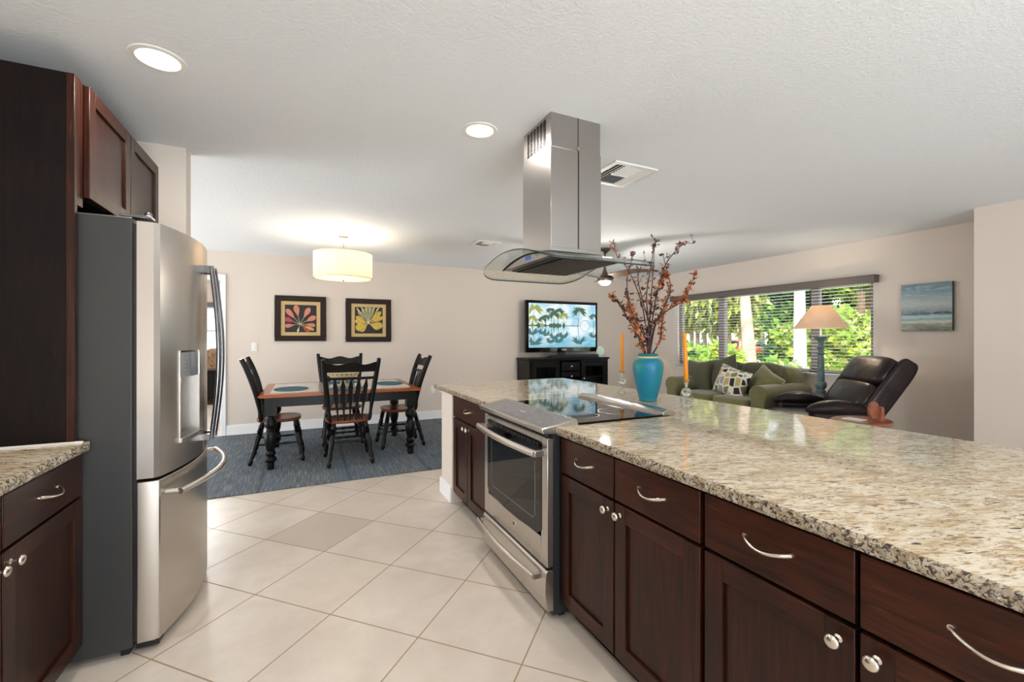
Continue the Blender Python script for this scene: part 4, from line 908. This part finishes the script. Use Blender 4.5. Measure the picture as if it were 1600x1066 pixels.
# ------------------------------------------------------------ recliner (local: sitter looks along +y)
rc = (4.99, 2.93); ra = 57
t = thing('recliner', 'dark brown leather recliner tilted back beside the floor lamp', 'armchair', (*rc, 0), R(ra))
LR = dict(local=True)
MB().box(-.30, .30, -.34, .30, .10, .30).build('base', 'leather', t, bevel=.02, local=True)
MB().lathe([(.28, 0), (.28, .03), (.05, .05), (.05, .12)], (0, 0, 0), 28).build('pedestal', 'blackpaint', t, local=True)
MB().cushion((0, .02, .42), (.58, .68, .24), .4).build('seat', 'leather', t, local=True)
MB().cushion((0, .60, .455), (.56, .46, .16), .45, rot=Matrix.Rotation(R(6), 3, 'X')).build('footrest', 'leather', t, local=True)
for s_ in (-1, 1):
    mb = MB(); rs = []
    for i in range(13):
        q = i/12; y = -.36+.56*q; w_ = .095*(1-.25*abs(q-.5)); zt = .65+.03*math.sin(math.pi*q); e = (math.sin(math.pi*min(1, max(.02, q*.98+.01))))**.35
        rs.append([(s_*.37+w_*e*math.cos(a), y, zt-.055+(.078*e)*math.sin(a)) for a in [2*math.pi*k/14 for k in range(14)]])
    mb.rings(rs); mb.build('armrest', 'leather', t, local=True)
    MB().box(s_*.37-.07, s_*.37+.07, -.33, .16, .12, .58).build('side_panel', 'leather', t, bevel=.03, seg=3, local=True)
tilt = Matrix.Rotation(R(34), 3, 'X')
def bc(x, up, dep): p = tilt @ Vector((0, dep, up)); return (x, -.27+p.y, .40+p.z)
MB().cushion(bc(0, .38, -.09), (.70, .16, .94), .35, rot=tilt).build('back_shell', 'leather', t, local=True)
MB().cushion(bc(0, .66, .02), (.68, .22, .34), .45, rot=tilt).build('headrest', 'leather', t, local=True)
MB().cushion(bc(0, .35, .02), (.66, .20, .34), .45, rot=tilt).build('lumbar_cushion', 'leather', t, local=True)
for s_ in (-1, 1): MB().cushion(bc(s_*.35, .42, -.03), (.07, .20, .88), .4, rot=tilt).build('wing', 'leather', t, local=True)
# tray table beside it
t = thing('tray_table', 'oval mahogany tray table with an upright disc, in front of the recliner back', 'side table', (4.36, 2.12, 0))
tcx, tcy, tz = 4.36, 2.12, .59
o_ = MB().lathe([(.94, 0), (1, .012), (1, .024), (.97, .030), (.001, .030)], (0,0,0), 48); o_.v = [(tcx+v[0]*.27, tcy+v[1]*.20, tz+v[2]) for v in o_.v]; o_.build('top', 'traywood', t, angle=30)
MB().tube([(tcx, tcy, .02), (tcx, tcy, tz)], .022, 12).build('post', 'traywood', t)
MB().lathe([(.18, 0), (.18, .02), (.03, .04)], (tcx, tcy, 0), 28).build('foot', 'traywood', t)
MB().lathe([(.001, -.010), (.072, -.010), (.075, 0), (.072, .010), (.001, .010)], (4.37, 2.035, tz+.125), 28, axis='y').build('disc', 'traywood', t)
MB().prism([(4.40, tz+.03), (4.50, tz+.03), (4.475, tz+.08), (4.465, tz+.15), (4.43, tz+.15), (4.43, tz+.08)], 'y', 2.00, 2.03).build('bracket', 'traywood', t, bevel=.004)
B(4.25, 4.37, 2.08, 2.22, tz+.0305, tz+.038).build('note_pad', 'white', loc=(4.31, 2.15, tz+.0305)); tag(bpy.data.objects['note_pad'], 'small white note pad on the mahogany tray table', 'note pad')

# ------------------------------------------------------------ lamp on end table
lx, ly = 5.70, 3.20
t = thing('end_table', 'small dark end table under the tall lamp, between sofa and recliner', 'table', (lx, ly, 0))
B(lx-.2, lx+.2, ly-.19, ly+.19, .575, .60).build('top', 'blackpaint', t, bevel=.004)
for a in (-.17, .17):
    for b in (-.16, .16): B(lx+a-.018, lx+a+.018, ly+b-.018, ly+b+.018, 0, .575).build('leg', 'blackpaint', t)
t = thing('table_lamp', 'tall blue green turned lamp with a peach cone shade in front of the window', 'lamp', (lx, ly, .60))
MB().box(lx-.075, lx+.075, ly-.075, ly+.075, .60, .645).box(lx-.062, lx+.062, ly-.062, ly+.062, .645, .66).lathe([(.05, .66), (.055, .68), (.04, .70), (.058, .73), (.064, .76), (.056, .79), (.038, .80), (.040, .82), (.036, 1.0), (.030, 1.12), (.042, 1.13), (.052, 1.14), (.030, 1.155), (.030, 1.19), (.038, 1.20), (.048, 1.21), (.030, 1.225), (.030, 1.27), (.045, 1.305), (.078, 1.335), (.082, 1.345), (.02, 1.348)], (lx, ly, 0), 24).build('base', 'verdigris', t, angle=50)
MB().tube([(lx, ly, 1.345), (lx, ly, 1.72)], .010, 10).lathe([(.016, 0), (.016, .05)], (lx, ly, 1.36), 12).build('stem', 'nickel', t)
MB().lathe([(.012, 0), (.032, .035), (.030, .06), (.001, .085)], (lx, ly, 1.50), 14).build('bulb', 'bulb', t)
MB().lathe([(.283, 1.445), (.098, 1.722), (.096, 1.722), (.281, 1.445)], (lx, ly, 0), 48, cap=False).build('shade', 'lampshade', t)
light('POINT', 'table_lamp_bulb', (lx, ly, 1.62), 9, (1, .84, .64), shadow_soft_size=.035)

# ------------------------------------------------------------ beach painting
t = thing('canvas_painting', 'unframed canvas of a blue sea and cloudy sky, right of the window', 'painting', (XW, 2.355, 1.405))
M['canvas_edge'] = flat('canvas_edge_teal', (76, 92, 94), .8, var=.2, scale=30)
n = NT('painted_seascape'); sp_ = n.n('ShaderNodeSeparateXYZ'); n.l(n.coord(), sp_.inputs[0]); zz = n.math('DIVIDE', n.math('SUBTRACT', sp_.outputs[2], 0), .515)
wob = n.math('ADD', zz, n.math('MULTIPLY', n.math('SUBTRACT', n.noise(n.coord((1, 3, 8)), 3, 4), .5), .09)); st = n.noise(n.coord((1, 4, 13)), 2.2, 5, .6, .8)
c = n.ramp(wob, [(0, srgb(104, 116, 112)), (.14, srgb(150, 150, 132)), (.19, srgb(206, 212, 200)), (.24, srgb(120, 164, 170)), (.31, srgb(190, 208, 208)), (.345, srgb(92, 138, 156)), (.375, srgb(40, 62, 84)), (.40, srgb(120, 140, 148)), (.55, srgb(182, 190, 188)), (.80, srgb(130, 158, 170)), (1, srgb(104, 136, 150))])
n.col(n.mix(n.ramp(st, [(.45, (0,0,0)), (.7, (.6,.6,.6))]), c, srgb(198, 200, 192))); n.set(Roughness=.8); M['sea'] = n.m
B(XW-.045, XW-.001, 2.139, 2.572, 1.405, 1.923).build('canvas', 'canvas_edge', t, bevel=.002)
MB().add([(XW-.0455, 2.14, 1.406), (XW-.0455, 2.571, 1.406), (XW-.0455, 2.571, 1.922), (XW-.0455, 2.14, 1.922)], [(0,1,2,3)]).build('painted_face', 'sea', t)

# ------------------------------------------------------------ candles
def candle(cx, cy, ztop, k, labh, labc, lean=0):
    Z = .9142; t = thing('candle_holder', labh, 'candle holder', (cx, cy, Z))
    f_ = MB()
    rs = []
    for z, r in ((0, .036), (.004, .037), (.010, .030), (.020, .012), (.040, .007)):
        rs.append([(cx+r*k*(1.25 if j % 4 == 0 else .88)*math.cos(2*math.pi*j/16), cy+r*k*(1.25 if j % 4 == 0 else .88)*math.sin(2*math.pi*j/16), Z+z*k) for j in range(16)])
    f_.rings(rs); f_.build('foot', 'crystal', t)
    MB().tube([(cx, cy, Z+.036*k), (cx+.006*k, cy, Z+.05*k), (cx-.004*k, cy, Z+.062*k)], .006*k, 10).build('stem', 'crystal', t)
    MB().lathe([(.001, -.030), (.014, -.026), (.025, -.014), (.029, 0), (.025, .014), (.014, .026), (.001, .030)], (cx, cy, Z+.090*k), 24).build('ball', 'crystal', t)
    MB().lathe([(.006, 0), (.008, .012), (.014, .03), (.020, .048), (.017, .048), (.0135, .034), (.001, .032)], (cx, cy, Z+.118*k), 24).build('cup', 'crystal', t)
    c_ = thing('taper_candle', labc, 'candle', (cx, cy, Z+.152*k)); z0 = Z+.152*k
    MB().turned((cx, cy, z0), (cx+lean, cy-lean*.4, ztop), [(0, .0095), (.03, .0125), (.5, .0122), (.97, .0118), (.99, .009), (1, .003)], 16).build('wax', 'orange', c_)
    MB().tube([(cx+lean, cy-lean*.4, ztop-.002), (cx+lean, cy-lean*.4, ztop+.006)], .001, 5).build('wick', 'blackpaint', c_)
candle(2.17, 2.625, 1.362, 1.0, 'crystal ball candle holder on the worktop left of the blue vase', 'orange taper candle left of the blue vase')
candle(2.085, 1.93, 1.362, .98, 'crystal ball candle holder on the worktop right of the blue vase', 'orange taper candle right of the blue vase, leaning slightly', -.012)
o = MB().lathe([(.022, 0), (.026, .02), (.03, .035), (.027, .035), (.02, .006), (.001, .005)], (2.26, 2.07, .9142), 16).build('glass_votive', 'crystal', loc=(2.26, 2.07, .9142)); tag(o, 'tiny clear glass votive at the foot of the right candle holder', 'votive')

# ------------------------------------------------------------ vase and dry branches
vx, vy, vz = 2.06, 2.23, .9142
t = thing('vase', 'tall turquoise and blue pottery vase holding dry branches on the island', 'vase', (vx, vy, vz))
MB().lathe([(.052, 0), (.058, .004), (.056, .012), (.062, .03), (.074, .08), (.086, .13), (.094, .18), (.098, .215), (.097, .24), (.088, .262), (.072, .276), (.061, .283), (.058, .290), (.058, .296), (.055, .296), (.053, .28), (.06, .26), (.05, .1), (.001, .02)], (vx, vy, vz), 48).build('body', 'vase', t)
MB().lathe([(.058, .290), (.064, .298), (.066, .304), (.062, .311), (.056, .311), (.056, .292)], (vx, vy, vz), 40, cap=False).build('rim', 'vaserim', t)
rf = MB()
for k in range(4): rf.tube([(vx+.0615*math.cos(a), vy+.0615*math.sin(a), vz+.2795+k*.0042) for a in [2*math.pi*i/32 for i in range(33)]], .003, 6)
r_ = random.Random(5)
for k in range(12):
    a = R(-24+r_.uniform(-10, 10)); L_ = r_.uniform(.06, .13); p0_ = Vector((vx+.062*math.cos(a), vy+.062*math.sin(a), vz+.285)); d_ = Vector((math.cos(a), math.sin(a), 0))
    rf.tube([tuple(p0_), tuple(p0_+d_*L_*.35+Vector((0, 0, .012-.02*(k % 3)))), tuple(p0_+d_*L_*.7+Vector((0, 0, -.03-.035*r_.random()))), tuple(p0_+d_*L_*(.8+.2*r_.random())+Vector((0, 0, -.07-.06*r_.random())))], .0013, 5)
rf.build('raffia_tie', 'raffia', t)
# branches in a plane facing the camera, given depth individually.  (px offset right of vase, px above the rim) at 4.24 mm
BR = [([( -1, -8), (-9, 20), (-26, 52), (-40, 78), (-50, 92)], 'pod', 1), ([(0, -8), (-6, 24), (-30, 70), (-36, 110), (-32, 142), (-31, 153)], 'm', -1), ([(2, -8), (0, 30), (-10, 85), (-28, 130), (-46, 155), (-50, 175)], 'f', .5),
      ([(2, -8), (1, 40), (-4, 90), (0, 130), (6, 160), (8, 172)], 'm', -.6), ([(3, -8), (4, 50), (10, 100), (14, 140), (17, 182)], 'f', .8), ([(3, -8), (5, 40), (12, 90), (22, 135), (40, 160), (52, 168), (64, 168)], 'm', -.8),
      ([(4, -8), (12, 45), (30, 78), (38, 105), (30, 140), (28, 158)], 'm', .4), ([(4, -8), (14, 50), (40, 75), (52, 82), (60, 100), (68, 124)], 'r', -.5), ([(6, -8), (20, 20), (26, 45), (34, 75), (42, 105)], 'r', .9),
      ([(-2, -8), (-14, 14), (-24, 42), (-38, 72)], 'r', -.9), ([(0, -8), (-2, 30), (-20, 60), (-28, 95)], 'pod', .6), ([(2, -8), (6, 34), (-2, 74), (-12, 118), (-4, 140), (4, 150)], 'f', 1.0), ([(3, -8), (8, 60), (16, 105), (24, 118), (28, 122)], 'pod', -.3)]
t = thing('dry_branches', 'dry brown branches with rust and mauve blossoms standing in the blue vase', 'branches', (vx, vy, vz+.2))
PX = .00424; rv = Vector((math.cos(R(25.47)), -math.sin(R(25.47)), 0)); fv_ = Vector((math.sin(R(25.47)), math.cos(R(25.47)), 0)); r_ = random.Random(21)
def leafq(mb, c_, size, m, n_=2):
    for k in range(n_):
        d_ = Vector((r_.uniform(-1, 1), r_.uniform(-1, 1), r_.uniform(-.4, 1))).normalized(); u_ = d_.orthogonal().normalized(); w_ = d_.cross(u_); u_ = (u_+w_*r_.uniform(-1, 1)).normalized(); s_ = size*r_.uniform(.7, 1.2)
        nn_ = d_.cross(u_)*s_*.12
        mb.add([c_, c_+d_*s_*.4+u_*s_*.34+nn_, c_+d_*s_*.8+u_*s_*.24+nn_*.5, c_+d_*s_, c_+d_*s_*.8-u_*s_*.24+nn_*.5, c_+d_*s_*.4-u_*s_*.34+nn_, c_+d_*s_*.45], [(0, 1, 6), (1, 2, 6), (2, 3, 6), (3, 4, 6), (4, 5, 6), (5, 0, 6)], m)
for pts, kind, dep in BR:
    P_ = []
    for i, (a, b) in enumerate(pts):
        q = i/(len(pts)-1); jit = r_.uniform(-.004, .004); P_.append(Vector((vx, vy, vz+.311))+rv*(a*PX*(.35 if b < 0 else 1)+jit)+fv_*(dep*.11*q)+Vector((0, 0, b*PX)))
    # smooth
    S_ = []
    for i in range(len(P_)-1):
        p0_, p1_, p2_, p3_ = P_[max(i-1, 0)], P_[i], P_[i+1], P_[min(i+2, len(P_)-1)]
        for k in range(5):
            q = k/5; S_.append(.5*((2*p1_)+(p2_-p0_)*q+(2*p0_-5*p1_+4*p2_-p3_)*q*q+(3*p1_-p0_-3*p2_+p3_)*q**3))
    S_.append(P_[-1]); nS = len(S_); mb = MB(); mb.tube([tuple(p) for p in S_], [.0052*(1-.68*i/nS) for i in range(nS)], 6, 0)
    for i in range(3, nS):
        q = i/nS; p = S_[i]
        dens = {'m': .95, 'f': .8, 'r': 1.3, 'pod': 1.3}[kind]
        if q < .18: continue
        if r_.random() < dens*(1.25-q*(.75 if kind in 'mf' else 0)):
            off = Vector((r_.uniform(-1, 1), r_.uniform(-1, 1), r_.uniform(-.5, 1)))*.012
            if kind == 'pod': leafq(mb, p+off*.8, .036, 3 if r_.random() < .7 else 1, 4)
            elif kind == 'r': leafq(mb, p+off, .034, 1, 4)
            else: leafq(mb, p+off*1.3, .028, 2 if r_.random() < .5 else (1 if r_.random() < .7 else 3), 4 if r_.random() < .5 else 2)
        if r_.random() < .16:
            e_ = p+rv*r_.uniform(-.035, .035)+Vector((0, 0, r_.uniform(.01, .05))); mb.tube([tuple(p), tuple(e_)], .0012, 5, 0); leafq(mb, e_, .02, r_.choice((1, 2, 3)), 3)
    leafq(mb, S_[-1], .013, 0 if kind in ('m', 'f') else 1, 5)
    mb.build('branch', ['twig', 'rust', 'mauve', 'brownpetal'], t)

# ------------------------------------------------------------ outdoors beyond the front window
def foliage(n_, size, blobs, mats, seed, stretch=(1,1,1), droop=0):
    r = random.Random(seed); mb = MB()
    for k in range(n_):
        bx_, by_, bz_, rx_, ry_, rz_ = r.choice(blobs)
        while True:
            p = Vector((r.uniform(-1, 1), r.uniform(-1, 1), r.uniform(-1, 1)))
            if .35 < p.length < 1: break
        c_ = Vector((bx_+p.x*rx_, by_+p.y*ry_, bz_+p.z*rz_)); d_ = Vector((r.uniform(-1, 1), r.uniform(-1, 1), r.uniform(-1, 1)-droop)).normalized(); u_ = d_.orthogonal().normalized(); u_ = (u_+d_.cross(u_)*r.uniform(-1, 1)).normalized(); s_ = size*r.uniform(.6, 1.3)
        mb.add([c_, c_+d_*s_*.5+u_*s_*.27, c_+d_*s_, c_+d_*s_*.5-u_*s_*.27], [(0, 1, 2, 3)], r.randrange(len(mats)))
    return mb
def leafmat(name, c):
    n = NT(name); n.col(srgb(*c)); n.set(Roughness=.6); tl = n.n('ShaderNodeBsdfTranslucent'); tl.inputs[0].default_value = srgb(*c); mx = n.n('ShaderNodeMixShader', i0=.4)
    n.l(n.b.outputs[0], mx.inputs[1]); n.l(tl.outputs[0], mx.inputs[2]); n.l(mx.outputs[0], n.out.inputs[0]); M[name] = n.m; return name
LY, LB, LG, LD, LO = leafmat('lime_leaf', (196, 206, 84)), leafmat('bright_leaf', (150, 190, 74)), leafmat('green_leaf', (104, 150, 62)), leafmat('deep_leaf', (50, 92, 56)), leafmat('olive_leaf', (150, 150, 70))
LP = leafmat('pale_leaf', (206, 214, 150))
n = NT('sunlit_lawn'); n.col(n.ramp(n.noise(n.coord(), .5, 5, .6), [(.35, srgb(150, 158, 84)), (.6, srgb(196, 184, 128))])); n.set(Roughness=.95); M['lawn'] = n.m
G0 = -.25
struct('ground', B(6.3, 90, -50, 90, G0-.1, G0), 'lawn', loc=(30, 10, G0)); bpy.data.objects['ground']['kind'] = 'structure'
struct('road', B(24, 29.5, -50, 90, G0, G0+.02), flat('pale_asphalt', (196, 190, 184), .9, var=.08, scale=3))
struct('walkway', B(10.5, 11.6, -20, 40, G0, G0+.02), flat('pale_concrete', (216, 210, 200), .9, var=.06, scale=3))
M['trunk'] = flat('pinkish_palm_trunk', (206, 178, 158), .9, var=.15, scale=12); M['whitetrunk'] = flat('white_grey_trunk', (172, 171, 170), .9, var=.12, scale=10); M['bark'] = flat('brown_bark', (110, 88, 66), .9, var=.25, scale=10)
def plant(name, label, cat, loc, trunk, tmat, n_, size, blobs, mats, seed, droop=0, group=None):
    t = thing(name, label, cat, (*loc, G0), 0, group)
    if trunk: MB().tube(trunk[0], trunk[1], 12).build('trunk', tmat, t)
    foliage(n_, size, blobs, mats, seed, droop=droop).build('foliage', mats, t); return t
import functools
def along(px, X):   # where the sight line through image column px reaches x = X (used only to lay out the garden plan)
    rr = (px-800)/683.5; dx, dy = math.sin(R(25.47))+rr*math.cos(R(25.47)), math.cos(R(25.47))-rr*math.sin(R(25.47)); return X*dy/dx
def fronds(cx, cy, cz, n_, L, seed, mats):
    r = random.Random(seed); mb = MB()
    for k in range(n_):
        a = 2*math.pi*k/n_+r.uniform(-.1, .1); el = r.uniform(-.2, .9); pp = []
        for i in range(9):
            q = i/8; rad_ = L*q*math.cos(el*.6); pp.append(Vector((cx+rad_*math.cos(a), cy+rad_*math.sin(a), cz+L*(math.sin(el)*q-.75*q*q))))
        mb.tube([tuple(p) for p in pp], .02, 5)
        for i in range(1, 9):
            for s_ in (-1, 1):
                for h_ in range(3):
                    c_ = pp[i-1].lerp(pp[i], h_/3); sd = Vector((-math.sin(a), math.cos(a), 0))*s_; e_ = c_+sd*.42*(1-.5*i/8)+Vector((math.cos(a)*.15, math.sin(a)*.15, -.28)); wv = Vector((math.cos(a), math.sin(a), 0))*.022
                    mb.add([c_-wv, c_+wv, e_], [(0, 1, 2)], r.randrange(len(mats)))
    return mb
def palm_tree(label, x, y, lean, h, r0, tmat, seed):
    t = thing('palm_tree', label, 'palm tree', (x, y, G0)); pts = [(x+lean[0]*(i/10)**1.2, y+lean[1]*(i/10)**1.2, G0+h*i/10) for i in range(11)]
    MB().tube(pts, [r0*(1.25-.45*min(1, i/5)) for i in range(11)], 14).build('trunk', tmat, t)
    fronds(pts[-1][0], pts[-1][1], pts[-1][2], 16, 2.2, seed, [LG, LB]).build('fronds', [LG, LB], t)
y = along(1175, 10.2); palm_tree('pinkish palm trunk leaning left, seen through the middle window light', 10.2, y, (.2, .62), 5.4, .15, 'trunk', 3)
y = along(1250, 8.4); palm_tree('pale white grey palm trunk standing near the window behind the lamp', 8.4, y, (0, .02), 5.6, .105, 'whitetrunk', 4)
X_ = 11.5; y = along(1112, X_)
t = thing('cane_palm', 'yellow green cane palm with tan stems hanging at the left window light', 'palm tree', (X_, y, G0))
for k in range(7):
    yy_ = y-1.0+k*.45; MB().tube([(X_+.2*(k % 2), yy_, G0), (X_+.1, yy_+.05, 2.2), (X_, yy_+.25*((k % 3)-1), 3.6)], [.07, .06, .05], 8).build('stem', 'trunk', t)
foliage(7000, .34, [(X_-.2, y-1.2+.5*k, 2.9-.25*(k % 3), .8, .5, .95) for k in range(8)], [LY, LO, LP], 31, droop=1.6).build('foliage', [LY, LO, LP], t)
y = along(1092, 9.6); plant('garden_shrub', 'leafy green shrub low in the left window light behind the candle', 'shrub', (9.6, y), None, None, 4200, .22, [(9.6, y-.6+.4*k, .55-.15*(k % 2), .6, .5, .62) for k in range(5)], [LB, LG, LY], 41)
y = along(1134, 9.0); plant('garden_shrub', 'lime yellow shrub just right of the left window mullion', 'shrub', (9.0, y), None, None, 2600, .18, [(9.0, y-.1+.25*k, .45+.2*(k == 1), .4, .3, .62) for k in range(2)], [LY, LB], 42)
y = along(1208, 8.3); plant('garden_shrub', 'low bright shrub below the middle window light above the sofa', 'shrub', (8.3, y), None, None, 3200, .17, [(8.3, y-.35+.3*k, .42-.05*k+.12*(k == 1), .4, .35, .45) for k in range(3)], [LP, LB, LG], 43)
y = along(1234, 12.5); plant('garden_tree', 'green leafy tree just left of the white trunk in the middle window light', 'tree', (12.5, y), ([(12.5, y, G0), (12.5, y, 1.2)], .10), 'bark', 3000, .2, [(12.5, y-.25+.2*(k % 3), .6+.42*k, .45, .42, .42) for k in range(4)], [LG, LB, LD], 44)
y = along(1300, 16); plant('garden_tree', 'dark green conifer behind the lamp shade in the right window light', 'tree', (16, y), ([(16, y, G0), (16, y, 5)], .18), 'bark', 7000, .36, [(16, y+.9*(-1)**k, .6+.62*k, 1.5-.1*k, 1.5-.1*k, .8) for k in range(8)], [LD, LG, LD], 45)
y = along(1345, 11.5); plant('garden_tree', 'bright yellow green tree filling the right window light above the recliner', 'tree', (11.5, y), ([(11.5, y, G0), (11.5, y, 2.4)], .08), 'bark', 5200, .20, [(11.5, y-.7+.35*k, .75+.33*(k % 4), .7, .5, .30) for k in range(7)], [LY, LB, LP], 46)
y = along(1352, 14.5); plant('garden_tree', 'tall mid green tree at the top right of the window', 'tree', (14.5, y), ([(14.5, y, G0), (14.5, y, 3)], .14), 'bark', 6500, .26, [(14.5, y-1.4+.55*k, 3.2+.5*(k % 3), 1.1, .9, .8) for k in range(6)], [LB, LG, LY], 47)
y = along(1214, 40); plant('garden_shrub', 'clipped dark green hedge in front of the white house across the lawn', 'hedge', (37, y), None, None, 3600, .3, [(37, y-2+1.0*k, .15+.35*(k == 4)+.1*(k == 3), .9, .9, .6) for k in range(5)], [LG, LD], 48)
for k, (px_, X_, h_, w_, mats_, lab) in enumerate(((1205, 60, 7.6, 6.0, [LO, LG, LP], 'wide olive tree crown across the street above the white house'), (1150, 52, 6.5, 5.5, [LG, LD, LO], 'distant dark tree across the street left of the leaning palm trunk'), (1090, 55, 6, 6, [LG, LO], 'distant tree across the street behind the cane palm'), (1235, 34, 5.2, 3.6, [LB, LG], 'bright green tree across the street right of the white house'), (1310, 40, 6.5, 6, [LD, LG], 'distant tall trees behind the dark conifer'), (1372, 34, 6, 5.5, [LG, LB], 'distant tree at the far right of the window'))):
    y = along(px_, X_); plant('street_tree', lab, 'tree', (X_, y), ([(X_, y, G0), (X_, y, h_*.6)], .3), 'bark', 5200, .55, [(X_, y-w_*.6+w_*.3*j, h_*.78+.5*(j % 2), w_*.42, w_*.4, h_*.34) for j in range(5)], mats_, 60+k, group='trees across the street')
y = along(1199, 42); plant('street_palm', 'small pale green palm in front of the white house', 'palm tree', (40, y+.6), ([(40, y+.6, G0), (40, y+.6, 1.4)], .12), 'bark', 1500, .6, [(40, y+.6, 2.2, 1.1, 1.1, .9)], [LP, LO], 77, droop=.6)
t = thing('house', 'white house with pale roof far across the lawn in the middle window light', 'house', (48, along(1208, 48), G0)); y = along(1208, 48)
B(46, 52, y-3.5, y+4, G0, 2.6).build('walls', flat('white_house_paint', (236, 226, 222), .9), t)
MB().prism([(y-4, 2.6), (y+4.5, 2.6), (y+.2, 4.2)], 'x', 45.6, 52.4).build('roof', flat('pinkish_roof_tile', (206, 178, 168), .9, var=.1, scale=2), t)
B(45.95, 46, y-.4, y+.4, G0, 1.9).build('door', 'darksteel', t); B(45.95, 46, y-2.7, y-1.5, .8, 1.9).build('window', 'blackgloss', t)
# parked red car
y = along(1150, 31.5)
t = thing('parked_car', 'red car parked across the street left of the leaning palm trunk', 'car', (31.5, y, G0)); z = G0
MB().prism([(y-2.2, z+.35), (y-2.25, z+.75), (y-1.3, z+.92), (y-.7, z+1.38), (y+.8, z+1.42), (y+1.5, z+.98), (y+2.2, z+.88), (y+2.25, z+.35)], 'x', 30.7, 32.3).build('body', flat('red_car_paint', (176, 52, 44), .2), t, bevel=.06)
MB().prism([(y-1.15, z+.95), (y-.65, z+1.32), (y+.75, z+1.35), (y+1.3, z+.98)], 'x', 30.68, 32.32).build('windows', 'blackgloss', t)
for a in (-1.4, 1.4):
    for x in (30.8, 32.2): MB().lathe([(.32, -.1), (.32, .1)], (x, y+a, z+.32), 20, axis='x').build('wheel', 'black', t)
